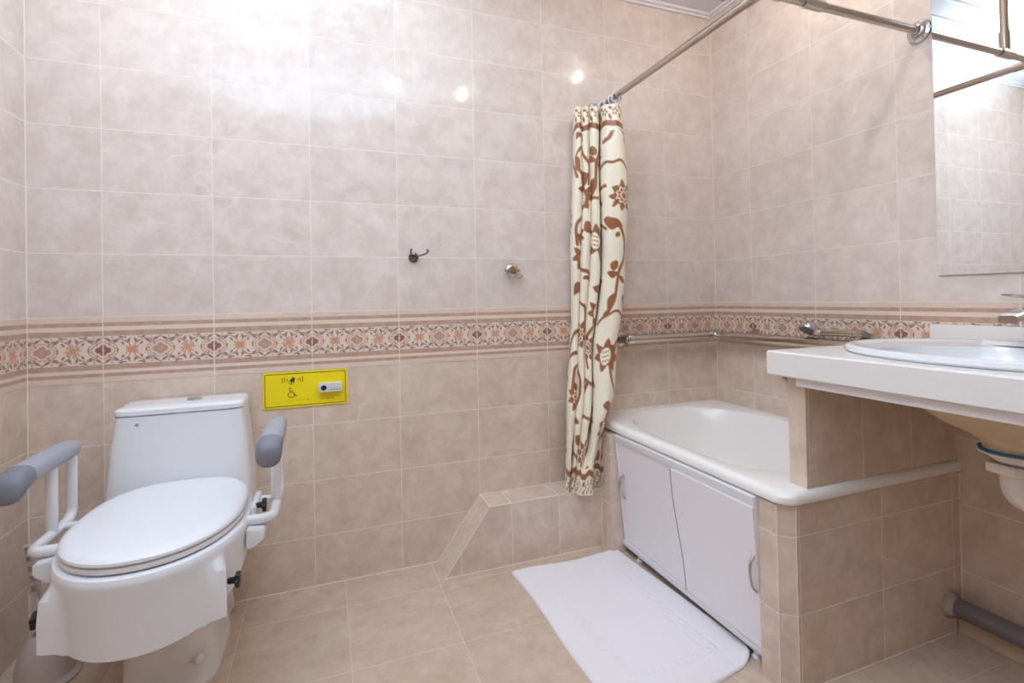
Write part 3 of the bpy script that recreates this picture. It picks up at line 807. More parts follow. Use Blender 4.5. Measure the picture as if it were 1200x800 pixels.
rings = [seat_ring(0.4700, 0.80), seat_ring(0.4720, 0.98, 0.004), seat_ring(0.4690, 1.0, 0.011), seat_ring(0.4610, 1.0, 0.0145), seat_ring(0.4520, 1.0, 0.0145), seat_ring(0.4420, 1.0, 0.013, 0.004), seat_ring(0.4220, 1.0, 0.011, 0.028),
         seat_ring(0.3780, 0.985, 0.010, 0.037), seat_ring(0, 0.97, 0.009, 0.041, low_edge), seat_ring(0, 0.97, 0.004, 0.039, low_edge), seat_ring(0.4180, 0.97, 0.0, 0.0), seat_ring(0.4630, 0.80)]
loft(bm, rings, False, False)
bm.verts.ensure_lookup_table()
n = len(bm.verts)
for i in range(NA):
    j = (i + 1) % NA
    bm.faces.new((bm.verts[i], bm.verts[n - NA + i], bm.verts[n - NA + j], bm.verts[j]))
obj('shell', bm, 'seat_plastic', seat, angle=35)
bm = bmesh.new()
loft(bm, [seat_ring(0.4745, 0.60), seat_ring(0.4745, 0.985), seat_ring(0.4770, 1.0, 0.001), seat_ring(0.4865, 1.0, 0.001), seat_ring(0.4880, 0.985), seat_ring(0.4880, 0.60)])
obj('seat_ring', bm, 'seat_plastic', seat)
bm = bmesh.new()
loft(bm, [seat_ring(0.4892, 0.97), seat_ring(0.4898, 0.996, 0.0), seat_ring(0.4940, 1.0, 0.003), seat_ring(0.4990, 1.0, 0.002), seat_ring(0.5045, 0.99, -0.003), seat_ring(0.5075, 0.95, -0.004), seat_ring(0.5090, 0.86), seat_ring(0.5105, 0.5), seat_ring(0.5108, 0.1)])
obj('lid', bm, 'seat_plastic', seat)
for s in (1, -1): obj('lid_hinge', Lathe([(0.010, 0), (0.012, 0.002), (0.012, 0.04), (0.010, 0.042)], (SCX + s * 0.075 - 0.021, -0.222, 0.478), (1, 0, 0)), 'seat_plastic', seat)
def knob(pos, d):
    bm = bmesh.new(); A = Vector(d).normalized(); P_ = Vector(pos)
    lathe(bm, [(0.006, -0.004), (0.0075, 0.0), (0.0075, 0.012), (0.009, 0.014)], P_, A, seg=16)
    u = A.orthogonal().normalized(); v = A.cross(u)
    rings = []
    for h, k in ((0.012, 0.86), (0.0135, 1.0), (0.0205, 1.0), (0.022, 0.86)):
        rings.append([P_ + A * h + (u * math.cos(2 * PI * i / 40) + v * math.sin(2 * PI * i / 40)) * 0.0165 * k * (1 + 0.13 * math.cos(5 * 2 * PI * i / 40)) for i in range(40)])
    loft(bm, rings)
    o = obj('clamp_knob', bm, 'black_plastic', seat); o['label'] = 'black clamp knob'
    return o
knob((SCX + 0.166, -0.615, 0.370), (1, 0, 0)); knob((SCX - 0.176, -0.612, 0.362), (-1, 0, 0))
knob((SCX + 0.206, -0.44, 0.474), (1, 0, 0))
AX = 0.240
for s in (1, -1):
    x = SCX + s * AX + (0.009 if s > 0 else -0.008); PZ = 0.659 if s > 0 else 0.645
    # bracket: plate standing at the seat side and clamp box below it
    bm = bmesh.new()
    xi, xo = SCX + s * 0.190, SCX + s * 0.206
    box(bm, (min(xi, xo), -0.46, 0.400), (max(xi, xo), -0.33, 0.478), 0.005)
    obj('arm_bracket', bm, 'seat_plastic', seat)
    bm = bmesh.new()
    xo2 = SCX + s * 0.232
    prism(bm, [(xi, 0.452), (xo2, 0.446), (xo2, 0.420), (xi + s * 0.014, 0.400), (xi, 0.402)], 1, -0.535, -0.485)
    bmesh.ops.bevel(bm, geom=list(bm.edges), offset=0.003, segments=2, affect='EDGES')
    obj('clamp_block', bm, 'seat_plastic', seat)
    bm = bmesh.new()
    loop = [(SCX + s * 0.19, -0.505, 0.462), (x, -0.505, 0.462), (x, -0.30, 0.462), (x, -0.30, PZ - 0.004), (x, -0.40, PZ), (x, -0.565, PZ)]
    tube(bm, loop, 0.0125, seg=18, fil=0.035)
    tube(bm, [(SCX + s * 0.19, -0.36, 0.462), (x, -0.36, 0.462)], 0.009, seg=14)
    tube(bm, [(x, -0.405, 0.462), (x, -0.405, PZ)], 0.0125, seg=18)
    arm = obj('arm_frame', bm, 'seat_plastic', seat)
    # soft pad along the top tube
    bm = bmesh.new(); rings = []
    L_ = [(-0.305, 0.017, 0.016, 0.0), (-0.308, 0.024, 0.021, 0.0), (-0.35, 0.0265, 0.024, 0.0), (-0.44, 0.028, 0.024, 0.001), (-0.54, 0.029, 0.024, 0.001)]
    L2 = [(-0.54, 0.0292, 0.0242, 0.001), (-0.56, 0.030, 0.026, -0.002), (-0.578, 0.030, 0.029, -0.009), (-0.590, 0.028, 0.029, -0.017), (-0.597, 0.023, 0.024, -0.022), (-0.600, 0.014, 0.014, -0.024)]
    def pad_ring(y, hx, hz, dz):
        pts = []
        for i in range(28):
            t = 2 * PI * i / 28; c, q = math.cos(t), math.sin(t)
            pts.append(Vector((x + hx * math.copysign(abs(c) ** 0.7, c), y, PZ + dz + hz * math.copysign(abs(q) ** 0.8, q) * (1.0 if q > 0 else 0.85))))
        return pts
    loft(bm, [pad_ring(*q) for q in L_])
    pad = obj('arm_pad', bm, 'pad_grey', arm); pad['label'] = 'grey padded armrest'
    bm = bmesh.new(); loft(bm, [pad_ring(*q) for q in L2])
    e = obj('pad_end', bm, 'pad_dark', arm); e['label'] = 'darker grey rounded front end of the armrest'

# ------------------------------------------------------------------ toilet brush and its holder
hol = thing('toilet_brush_holder', 'pinkish white domed brush holder on the floor in the corner beside the toilet', 'brush holder', (-2.512, -0.20, 0))
bm = bmesh.new()
hx, hy = -2.512, -0.20
def oring(z, r, k=1.0): return sring(hx, hy, z, r, r * k, 2.2, 40)
loft(bm, [oring(0.0, 0.075), oring(0.006, 0.077), oring(0.010, 0.070), oring(0.016, 0.064), oring(0.05, 0.062), oring(0.085, 0.055), oring(0.112, 0.043), oring(0.126, 0.032), oring(0.129, 0.026), oring(0.124, 0.021), oring(0.05, 0.024)])
obj('cup', bm, 'brush_plastic', hol)
brs = thing('toilet_brush', 'pale plastic toilet brush leaning in the holder in the corner', 'toilet brush', (hx, hy, 0.06))
top_, bot_ = Vector((hx - 0.034, hy - 0.005, 0.372)), Vector((hx, hy, 0.085))
dirv = (top_ - bot_).normalized()
bm = bmesh.new(); tube(bm, [bot_ + dirv * 0.02, bot_ + dirv * 0.16], 0.0055, seg=12)
obj('stem', bm, 'brush_plastic', brs)
bm = bmesh.new()
side = Vector((0.93, -0.35, 0)); side = (side - dirv * side.dot(dirv)).normalized(); nrm_ = dirv.cross(side)
def bar(a, b, w, d, off=0.0):
    rings = []
    for t, k in ((a, 0.8), (a + 0.003, 1), (b - 0.003, 1), (b, 0.8)):
        c = bot_ + dirv * t + side * off
        rings.append([c + side * sx * w * k + nrm_ * sy * d * k for sx, sy in ((-1, -1), (1, -1), (1, 1), (-1, 1))])
    loft(bm, rings)
H = (top_ - bot_).length
bar(0.155, H, 0.0035, 0.007, -0.0085); bar(0.155, H, 0.0030, 0.006, 0.009)
for k in range(6):
    t = 0.155 + (H - 0.155) * k / 5.0
    bar(max(0.15, t - 0.006), min(H, t + 0.006), 0.010, 0.006)
obj('handle', bm, 'brush_plastic', brs)
obj('collar', Lathe([(0.006, 0), (0.020, 0.002), (0.021, 0.005), (0.006, 0.008)], bot_ + dirv * 0.065, dirv), 'brush_plastic', brs)
bm = bmesh.new(); tube(bm, [bot_ - dirv * 0.05, bot_ + dirv * 0.025], 0.017, seg=20)
obj('bristle_head', bm, 'brush_plastic', brs)

# ------------------------------------------------------------------ emergency call sign
SX0, SX1, SZ0, SZ1 = -1.9885, -1.708, 0.6455, 0.7725
sg = thing('emergency_call_sign', 'yellow emergency call plate with wheelchair symbol and white button on the back wall', 'sign', (-1.848, 0, 0.645))
def rrect2(x0, x1, z0, z1, r, k=6):
    pts = []
    for ox, oz, a0 in ((x1 - r, z1 - r, 0), (x0 + r, z1 - r, 90), (x0 + r, z0 + r, 180), (x1 - r, z0 + r, 270)):
        for i in range(k + 1):
            a = math.radians(a0 + 90 * i / k); pts.append((ox + r * math.cos(a), oz + r * math.sin(a)))
    return pts
bm = bmesh.new(); prism(bm, rrect2(SX0, SX1, SZ0, SZ1, 0.005), 1, -0.004, 0.0)
obj('plate', bm, 'yellow', sg, smooth=False)
YP = -0.0043
def frame2(bm, o, i):
    A = [bm.verts.new((x, YP, z)) for x, z in o]; B = [bm.verts.new((x, YP, z)) for x, z in i]
    for k in range(len(A)):
        j = (k + 1) % len(A); bm.faces.new((A[k], A[j], B[j], B[k]))
bm = bmesh.new()
frame2(bm, rrect2(SX0 + .0055, SX1 - .0055, SZ0 + .0055, SZ1 - .0055, .003), rrect2(SX0 + .0083, SX1 - .0083, SZ0 + .0083, SZ1 - .0083, .002))
obj('border_line', bm, 'print_border', sg, smooth=False)
def stroke(bm, pts, w, closed=False):
    pts = [Vector((x, 0, z)) for x, z in pts]
    n = len(pts); L_, R_ = [], []
    for i, p in enumerate(pts):
        a = pts[(i - 1) % n] if closed or i > 0 else p; b = pts[(i + 1) % n] if closed or i < n - 1 else p
        t = (b - a).normalized(); nn = Vector((-t.z, 0, t.x))
        L_.append(bm.verts.new((p.x + nn.x * w / 2, YP, p.z + nn.z * w / 2))); R_.append(bm.verts.new((p.x - nn.x * w / 2, YP, p.z - nn.z * w / 2)))
    for i in range(n if closed else n - 1):
        j = (i + 1) % n; bm.faces.new((L_[i], L_[j], R_[j], R_[i]))
def disc(bm, x, z, r, k=16):
    bm.faces.new([bm.verts.new((x + r * math.cos(2 * PI * i / k), YP, z + r * math.sin(2 * PI * i / k))) for i in range(k)])
def arc(x, z, r, a0, a1, k=12): return [(x + r * math.cos(math.radians(a0 + (a1 - a0) * i / k)), z + r * math.sin(math.radians(a0 + (a1 - a0) * i / k))) for i in range(k + 1)]
bm = bmesh.new()
bx, bz = -1.893, 0.7415                             # ringing hand bell, tilted
cs, sn = math.cos(math.radians(-28)), math.sin(math.radians(-28))
def rot(pts): return [(bx + x * cs - z * sn, bz + x * sn + z * cs) for x, z in pts]
bell = rot([(-0.0035, 0.0115), (0.0035, 0.0115), (0.0058, 0.0075), (0.0072, -0.001), (0.0105, -0.0060), (-0.0105, -0.0060), (-0.0072, -0.001), (-0.0058, 0.0075)])
bm.faces.new([bm.verts.new((x, YP, z)) for x, z in bell])
stroke(bm, rot(arc(0, -0.0062, 0.0088, 190, 350)), 0.0016)
disc(bm, *rot([(0, -0.0095)])[0], 0.0026)
for r in (0.0175, 0.0255, 0.0335):
    k = 0.20 + 0.0
    stroke(bm, arc(bx, bz + 0.002, r, 180 - 17, 180 + 17), 0.0021); stroke(bm, arc(bx, bz + 0.002, r, -17, 17), 0.0021)
obj('bell_symbol', bm, 'print', sg, smooth=False)
bm = bmesh.new()
wx, wz = -1.896, 0.695
disc(bm, wx - 0.0055, wz + 0.0185, 0.0032)
stroke(bm, [(wx - 0.0055, wz + 0.0145), (wx - 0.0045, wz + 0.0035), (wx + 0.0075, wz + 0.0030), (wx + 0.0125, wz - 0.0085), (wx + 0.0185, wz - 0.0070)], 0.0030)
stroke(bm, [(wx - 0.005, wz + 0.0085), (wx + 0.005, wz + 0.0085)], 0.0024)
stroke(bm, arc(wx - 0.001, wz - 0.004, 0.0100, 125, 375, 24), 0.0026)
obj('wheelchair_symbol', bm, 'print', sg, smooth=False)
bm = bmesh.new()
x = -1.958
pat_ = [3, 0, 5, 2, 6, 0, 0, 0, 5, 3, 6, 1, 4, 6, 0, 0, 7, 2, 5, 5, 3, 6, 2, 7]
for k, q in enumerate(pat_):                         # raised braille dots
    for b_ in range(3):
        if q >> b_ & 1: disc(bm, x + k * 0.0050 + 0.0012 * (b_ % 2), 0.6695 - 0.0019 * b_ + 0.0002 * k, 0.0008, 8)
disc(bm, -1.8425, 0.6715, 0.0026, 4)
obj('braille', bm, 'print_border', sg, smooth=False)
bm = bmesh.new()
for k in range(14):                                  # the plate's tiny, unreadable address line
    if k in (3, 11): disc(bm, -1.797 + k * 0.0031, 0.6685, 0.0005, 6)
    else: stroke(bm, [(-1.7975 + k * 0.0031, 0.6690), (-1.7955 + k * 0.0031, 0.6690 + (0.0008 if k % 3 else 0.0))], 0.0014 if k % 2 else 0.0022)
obj('address_line', bm, 'print', sg, smooth=False)
bm = bmesh.new(); prism(bm, rrect2(-1.8075, -1.7285, 0.6955, 0.7265, 0.006), 1, -0.024, -0.004)
bmesh.ops.bevel(bm, geom=[e for e in bm.edges if all(abs(v.co.y + 0.024) < 1e-6 for v in e.verts)], offset=0.003, segments=3, affect='EDGES')
btn = obj('call_box', bm, 'button_box', sg); btn['label'] = 'white call box with a round dark button'
obj('seam', Box((-1.808, -0.0245, 0.7105), (-1.728, -0.010, 0.7113)), 'groove_dark', btn, smooth=False)
obj('button', Lathe([(0.0095, 0), (0.0095, 0.002), (0.0075, 0.0035), (0.0, 0.0035)], (-1.7895, -0.0235, 0.7105), (0, -1, 0)), 'black_plastic', btn)['label'] = 'round dark call button'
bm = bmesh.new()
for k, (w, h) in enumerate(((0.003, 0.003), (0.002, 0.005), (0.002, 0.005), (0.002, 0.0045), (0.002, 0.005))):
    xk = -1.7725 + k * 0.0085
    box(bm, (xk, -0.0246, 0.7005), (xk + w, -0.0240, 0.7005 + h))
    if k > 0: box(bm, (xk + 0.003, -0.0246, 0.7012), (xk + 0.005, -0.0240, 0.7012 + h * 0.6))
obj('icons', bm, 'print', btn, smooth=False)

# ------------------------------------------------------------------ wall hooks
hk = thing('robe_hook', 'small chrome hook with long arms and dark reflections painted into its colour on the back wall', 'hook', (-1.459, 0, 1.185))
obj('rosette', Lathe([(0.0195, 0.0), (0.0195, 0.004), (0.018, 0.007), (0.010, 0.009), (0.009, 0.014), (0.0, 0.015)], (-1.459, 0, 1.183), (0, -1, 0)), 'chrome_dark_reflect', hk)
bm = bmesh.new()
for pts in ([(-1.459, -0.010, 1.188), (-1.440, -0.03, 1.187), (-1.418, -0.055, 1.194), (-1.4125, -0.060, 1.203), (-1.416, -0.058, 1.2095), (-1.421, -0.056, 1.206)],
            [(-1.459, -0.010, 1.188), (-1.470, -0.03, 1.192), (-1.477, -0.05, 1.200), (-1.476, -0.052, 1.208), (-1.473, -0.05, 1.210)]):
    tube(bm, pts, 0.0034, seg=10, fil=0.006)
lathe(bm, [(0.0055, 0), (0.006, 0.004), (0.004, 0.008), (0, 0.009)], (-1.459, -0.012, 1.192), (0, -1, 0.2), seg=16)
lathe(bm, [(0.004, 0), (0.0045, 0.005), (0.003, 0.008), (0, 0.009)], (-1.458, -0.010, 1.174), (0, -1, 0), seg=16)
obj('arms', bm, 'chrome_dark_reflect', hk)
hk = thing('bar_hook', 'round chrome hook with a cross bar and two prongs beside the curtain', 'hook', (-1.055, 0, 1.131))
bm = bmesh.new(); lathe(bm, [(0.029, 0.0), (0.029, 0.003), (0.026, 0.008), (0.020, 0.011), (0.0165, 0.012)], (-1.055, 0, 1.134), (0, -1, 0), cap=False)
lathe(bm, [(0.0165, 0.012), (0.0, 0.012)], (-1.055, 0, 1.134), (0, -1, 0), cap=False)
obj('rosette', bm, 'chrome', hk)
obj('centre_disc', Lathe([(0.0155, 0.012), (0.014, 0.014), (0, 0.0145)], (-1.0535, 0, 1.134), (0, -1, 0)), 'brass', hk)['label'] = 'worn brass coloured centre disc'
bm = bmesh.new(); box(bm, (-1.091, -0.030, 1.1285), (-1.030, -0.0150, 1.1360), 0.001)
obj('cross_bar', bm, 'bar_grey', hk)
for x0, dx in ((-1.084, 0.010), (-1.040, 0.014)):
    obj('prong', Tube([(x0, -0.022, 1.130), (x0, -0.022, 1.104), (x0 + dx * 0.4, -0.034, 1.0985), (x0 + dx, -0.042, 1.104), (x0 + dx, -0.042, 1.113)], 0.0031, seg=10, fil=0.008), 'chrome', hk)

# ------------------------------------------------------------------ grab rail round the tub corner
gr = thing('grab_rail', 'L-shaped steel grab rail round the corner above the bathtub', 'grab rail', (-0.05, -0.05, 0.828))
ZG = 0.829
obj('tube', Tube([(-0.545, -0.002, ZG), (-0.545, -0.058, ZG), (-0.058, -0.058, ZG), (-0.058, -0.735, ZG), (-0.002, -0.735, ZG)], 0.0205, seg=24, fil=0.045, cap=True), 'rail_steel', gr)
obj('joint', Lathe([(0.0212, -0.016), (0.0225, -0.013), (0.0225, 0.013), (0.0212, 0.016)], (-0.530, -0.058, ZG), (1, 0, 0)), 'chrome', gr)
obj('joint', Tube([(-0.105, -0.058, ZG), (-0.058, -0.058, ZG), (-0.058, -0.105, ZG)], 0.0218, seg=24, fil=0.045), 'chrome', gr)
for x, y, ax_ in ((-0.545, 0, (0, -1, 0)), (0, -0.735, (-1, 0, 0)), (0, -0.245, (-1, 0, 0))):
    b_ = obj('mount', Lathe([(0.036, 0), (0.036, 0.004), (0.033, 0.009), (0.014, 0.012), (0.012, 0.045)], (x, y, ZG), ax_), 'satin_steel', gr)
    if y == -0.245:
        for dz in (0.024, -0.024):
            obj('screw', Lathe([(0.005, 0), (0.004, 0.003), (0, 0.0035)], (-0.008, y, ZG + dz), (-1, 0, 0)), 'chrome', b_)
tag(obj('pipe_rosette', Lathe([(0.026, 0), (0.026, 0.004), (0.021, 0.012), (0.011, 0.016), (0.010, 0.04), (0.0, 0.042)], (0.001, -0.418, 0.672), (-1, 0, 0)), 'satin_steel'), 'small round chrome cap on the wall between tub and countertop', 'wall fitting')

# hand shower lying on the rail
sh = thing('hand_shower', 'chrome hand shower lying on the grab rail with its hose running down', 'hand shower', (-0.06, -0.72, 0.858))
ds = Vector((0.0, -1.0, 0.03)).normalized()
hc = Vector((-0.062, -0.545, 0.8660))
bm = bmesh.new()
HA = Vector((-0.55, 0.0, -0.83)).normalized()
lathe(bm, [(0.010, 0.032), (0.022, 0.026), (0.032, 0.014), (0.035, 0.004), (0.034, 0.0)], hc - HA * 0.012, -HA, cap=True)
bmesh.ops.reverse_faces(bm, faces=bm.faces)
obj('head', bm, 'chrome', sh)
bm = bmesh.new(); lathe(bm, [(0.033, 0), (0.033, 0.003), (0.0, 0.004)], hc - HA * 0.014 + HA * 0.002, HA)
nz = obj('nozzle_plate', bm, 'nozzle_grey', sh); nz['label'] = 'grey perforated spray face'
bm = bmesh.new(); u_ = HA.orthogonal().normalized(); v_ = HA.cross(u_)
for rr, k in ((0.010, 6), (0.019, 10), (0.027, 14)):
    for i in range(k):
        a = 2 * PI * i / k; lathe(bm, [(0.0016, 0.0), (0.0016, 0.0025), (0.0, 0.003)], hc - HA * 0.009 + (u_ * math.cos(a) + v_ * math.sin(a)) * rr, HA, seg=6)
obj('nozzles', bm, 'black_plastic', nz)
h0 = hc + Vector((0.004, -0.030, 0.004))
obj('collar', Lathe([(0.010, 0), (0.0135, 0.004), (0.0135, 0.024), (0.011, 0.030)], h0, ds, seg=20), 'chrome', sh)
h1 = h0 + ds * 0.026
obj('grip', Tube([h1, h1 + ds * 0.05, h1 + ds * 0.115], lambda t: 0.0115 + 0.002 * t, seg=18), 'satin_steel', sh)
h2 = h1 + ds * 0.113
bm = bmesh.new(); lathe(bm, [(0.013, 0), (0.0165, 0.003), (0.0165, 0.012), (0.013, 0.015), (0.011, 0.03), (0.012, 0.034), (0.012, 0.045)], h2, ds, seg=20)
obj('coupling', bm, 'satin_steel', sh)
h3 = h2 + ds * 0.043
bm = bmesh.new()
hp = fillet([h3, h3 + Vector((-0.004, -0.020, -0.004)), h3 + Vector((0.016, -0.040, -0.030)), h3 + Vector((0.030, -0.02, -0.10)), h3 + Vector((0.034, 0.10, -0.18)), (-0.030, -0.42, 0.67)], 0.04, 8)
tube(bm, hp, 0.0075, seg=12)
for i in range(0, 60):                               # spiral wraps of the metal hose near the coupling
    t = i / 60 * (len(hp) - 1); k = int(t); q = hp[k].lerp(hp[min(k + 1, len(hp) - 1)], t - k)
    d_ = (hp[min(k + 1, len(hp) - 1)] - hp[k]).normalized()
    if d_.length: lathe(bm, [(0.0074, -0.0022), (0.0092, 0), (0.0074, 0.0022)], q, d_, seg=12, cap=False)
obj('hose', bm, 'hose', sh)

# ------------------------------------------------------------------ countertop, basin, tap, trap
ZC = 0.865
BX, BY = -0.345, -1.300
YE = -2.05
ct_ = thing('countertop', 'pale cast stone vanity countertop resting on the tiled partition', 'countertop', (-0.33, -1.45, 0.80))
bm = bmesh.new()
def hole_ring(z, a, b, n=96): return sring(BX, BY, z, a, b, 2.15, n)
def slab(z, n=96):
    """Points on the slab outline matched by direction to the hole outline."""
    x0, x1, y0, y1 = -0.668, -0.001, YE, -0.9205
    pts = []
    for i in range(n):
        t = 2 * PI * i / n; c, s = math.cos(t), math.sin(t)
        k = min((x1 - BX) / c if c > 1e-9 else 9e9, (x0 - BX) / c if c < -1e-9 else 9e9, (y1 - BY) / s if s > 1e-9 else 9e9, (y0 - BY) / s if s < -1e-9 else 9e9)
        pts.append(Vector((BX + c * k, BY + s * k, z)))
    # put exact corners in
    for cxn, cyn in ((x0, y0), (x0, y1), (x1, y0), (x1, y1)):
        j = min(range(n), key=lambda i: (pts[i].x - cxn) ** 2 + (pts[i].y - cyn) ** 2); pts[j] = Vector((cxn, cyn, z))
    return pts
def shrink(pts, d):
    x0, x1, y0, y1 = -0.668, -0.001, YE, -0.9205
    return [Vector((min(max(p.x, x0 + d), x1), min(max(p.y, y0), y1 - d), p.z)) for p in pts]
loft(bm, [hole_ring(ZC, 0.250, 0.305), shrink(slab(ZC), 0.004), slab(ZC - 0.004), slab(ZC - 0.061), shrink(slab(ZC - 0.065), 0.004), shrink(slab(ZC - 0.065), 0.03), hole_ring(ZC - 0.065, 0.250, 0.305), hole_ring(ZC, 0.250, 0.305)], False, False)
bmesh.ops.remove_doubles(bm, verts=bm.verts, dist=0.0002)
obj('slab', bm, 'stone', ct_, angle=30)
obj('under_board', Box((-0.648, YE, 0.778), (-0.628, -0.992, 0.8005), 0.001), 'panel_white', ct_, smooth=False)
obj('backsplash', Box((-0.022, YE, ZC - 0.002), (-0.0022, -0.938, 0.915), 0.003), 'stone', ct_)

bas = thing('basin', 'white oval ceramic basin set into the countertop', 'basin', (BX, BY, 0.70))
bm = bmesh.new()
def br_(z, a, b, dx=0.0, e=2.1): return sring(BX + dx, BY, z, a, b, e, 96)
rings = [br_(ZC + 0.0008, 0.268, 0.335), br_(ZC + 0.006, 0.273, 0.340), br_(ZC + 0.014, 0.271, 0.338), br_(ZC + 0.0185, 0.263, 0.330), br_(ZC + 0.0175, 0.25, 0.318), br_(ZC + 0.012, 0.238, 0.305), br_(ZC + 0.011, 0.225, 0.292, -0.008),
         br_(ZC + 0.006, 0.195, 0.245, -0.03), br_(ZC - 0.02, 0.182, 0.232, -0.035), br_(ZC - 0.08, 0.155, 0.195, -0.035), br_(ZC - 0.13, 0.105, 0.13, -0.025), br_(ZC - 0.148, 0.05, 0.055, -0.01), br_(ZC - 0.152, 0.025, 0.025, -0.01)]
loft(bm, rings, False, True)
# raised tap deck at the back of the rim
loft(bm, [sring(-0.128, BY + 0.05, z, a, b, 3, 32) for z, a, b in ((ZC + 0.010, 0.046, 0.125), (ZC + 0.020, 0.043, 0.115), (ZC + 0.022, 0.036, 0.10))])
obj('bowl', bm, 'ceramic', bas)
bm = bmesh.new()
rings = [br_(ZC - 0.001, 0.244, 0.262), br_(ZC - 0.066, 0.232, 0.235), br_(ZC - 0.085, 0.214, 0.215, -0.004), br_(ZC - 0.115, 0.172, 0.178, -0.012), br_(ZC - 0.15, 0.122, 0.130, -0.012), br_(ZC - 0.172, 0.078, 0.082, -0.010), br_(ZC - 0.19, 0.060, 0.060, -0.010, 2), br_(ZC - 0.202, 0.058, 0.058, -0.010, 2)]
loft(bm, rings, False, True)
obj('bowl_underside', bm, 'ceramic_cream', bas)['label'] = 'bare beige underside of the basin'
obj('drain', Lathe([(0.0, 0.0), (0.022, 0.0), (0.024, 0.003), (0.012, 0.004), (0.0, 0.003)], (BX - 0.010, BY, ZC - 0.1525)), 'chrome', bas)

DX, DY = BX - 0.010, BY
trp = thing('drain_trap', 'white plastic drain bend with a blue gasket under the basin', 'drain trap', (DX, DY, 0.50))
g = obj('gasket', Lathe([(0.050, 0), (0.066, 0.0005), (0.066, 0.0045), (0.050, 0.005)], (DX, DY, 0.6585)), 'gasket', trp); g['label'] = 'blue rubber gasket'
obj('flange', Lathe([(0.066, 0.0), (0.067, 0.003), (0.066, 0.005), (0.05, 0.006)], (DX, DY, 0.6525)), 'trap_white', trp)
obj('cup', Lathe([(0.030, 0), (0.040, 0.006), (0.046, 0.010), (0.052, 0.020), (0.052, 0.024)], (DX, DY, 0.6305)), 'trap_white', trp)
bm = bmesh.new()
hexr = lambda r, z: [Vector((DX + r * math.cos(PI / 3 * i + 0.35), DY + r * math.sin(PI / 3 * i + 0.35), z)) for i in range(6)]
loft(bm, [hexr(0.054, 0.611), hexr(0.057, 0.614), hexr(0.057, 0.629), hexr(0.054, 0.632)])
obj('nut', bm, 'trap_white', trp, smooth=False)
obj('bend', Tube([(DX, DY, 0.622), (DX, DY, 0.560), (DX + 0.02, DY - 0.150, 0.552), (DX + 0.03, DY - 0.17, 0.60), (DX + 0.035, DY - 0.18, 0.625), (DX + 0.18, DY - 0.22, 0.61), (-0.003, DY - 0.25, 0.60)], 0.031, seg=24, fil=0.075), 'trap_white', trp)

FX, FY = -0.118, -1.238
tap = thing('basin_tap', 'chrome single-lever mixer tap standing on the basin rim', 'tap', (FX, FY, ZC + 0.02))
bm = bmesh.new()
def fr(z, a, b, e=5, dx=0): return sring(FX + dx, FY, z, a, b, e, 40)
loft(bm, [fr(0.884, 0.024, 0.024, 3), fr(0.888, 0.025, 0.025, 3), fr(0.892, 0.022, 0.0225, 4), fr(0.935, 0.0215, 0.023, 5), fr(0.962, 0.023, 0.025, 6), fr(0.972, 0.022, 0.024, 6)])
obj('body', bm, 'chrome', tap)
bm = bmesh.new(); rings = []
for t in range(9):
    q = t / 8; xx = FX - 0.012 - 0.118 * q; hz = 0.0125 - 0.0035 * q; hy = 0.021 - 0.003 * q; zc = 0.955 - 0.010 * q + 0.012 * math.sin(PI * q) * 0.4
    rings.append([Vector((xx, FY + a * hy, zc + b * hz)) for a, b in ((-1, -0.7), (-0.75, -1), (0.75, -1), (1, -0.7), (1, 0.7), (0.8, 1), (-0.8, 1), (-1, 0.7))])
loft(bm, rings); obj('spout', bm, 'chrome', tap, angle=30)
obj('aerator', Lathe([(0.0115, 0), (0.0125, 0.002), (0.0125, 0.010), (0.010, 0.012), (0.0, 0.012)], (FX - 0.114, FY, 0.9395), (-0.25, 0, -1)), 'satin_steel', tap)
obj('lever_neck', Lathe([(0.017, 0), (0.016, 0.004), (0.014, 0.020), (0.015, 0.026)], (FX + 0.002, FY, 0.971), seg=28), 'chrome', tap)
bm = bmesh.new(); rings = []
for t in range(9):
    q = t / 8; xx = FX + 0.022 - 0.150 * q; hy = 0.021 - 0.009 * q; zc = 0.998 + 0.012 * q ** 1.5 - 0.006 * q; hz = 0.0065 - 0.0045 * q
    rings.append([Vector((xx, FY + a * hy, zc + b * hz)) for a, b in ((-1, -0.6), (-0.8, -1), (0.8, -1), (1, -0.6), (1, 0.6), (0.8, 1), (-0.8, 1), (-1, 0.6))])
loft(bm, rings); obj('lever', bm, 'chrome', tap, angle=30)

# ------------------------------------------------------------------ mirror, waste pipe
mr = thing('wall_mirror', 'large frameless mirror on the wall above the basin', 'mirror', (0, -1.4, 1.07))
obj('glass', Box((-0.008, -1.95, 1.064), (-0.003, -0.9575, 2.10), 0.0015, 1), 'mirror', mr, smooth=False)
obj('backing', Box((-0.003, -1.945, 1.069), (0.0, -0.9625, 2.095)), 'panel_white', mr, smooth=False)
wp = thing('waste_pipe', 'grey plastic waste pipe along the foot of the wall under the basin', 'pipe', (-0.055, -1.2, 0.0))
obj('pipe', Tube([(-0.058, -0.990, 0.090), (-0.058, -1.6, 0.096), (-0.058, -2.35, 0.106)], 0.0265, seg=28), 'pipe_grey', wp)
bm = bmesh.new(); lathe(bm, [(0.040, 0), (0.037, 0.008), (0.031, 0.016), (0.028, 0.022)], (-0.058, -0.9945, 0.090), (0, -1, 0), seg=22)
for v in bm.verts: v.co += Vector((random.uniform(-1, 1), 0, random.uniform(-1, 1))) * 0.0025
obj('cement_ring', bm, 'cement', wp)['label'] = 'rough cement ring where the pipe enters the tiles'
for yb in (-1.75, -2.25):
    obj('clip', Box((-0.088, yb - 0.012, 0.0), (-0.028, yb + 0.012, 0.075), 0.003), 'pipe_grey', wp)

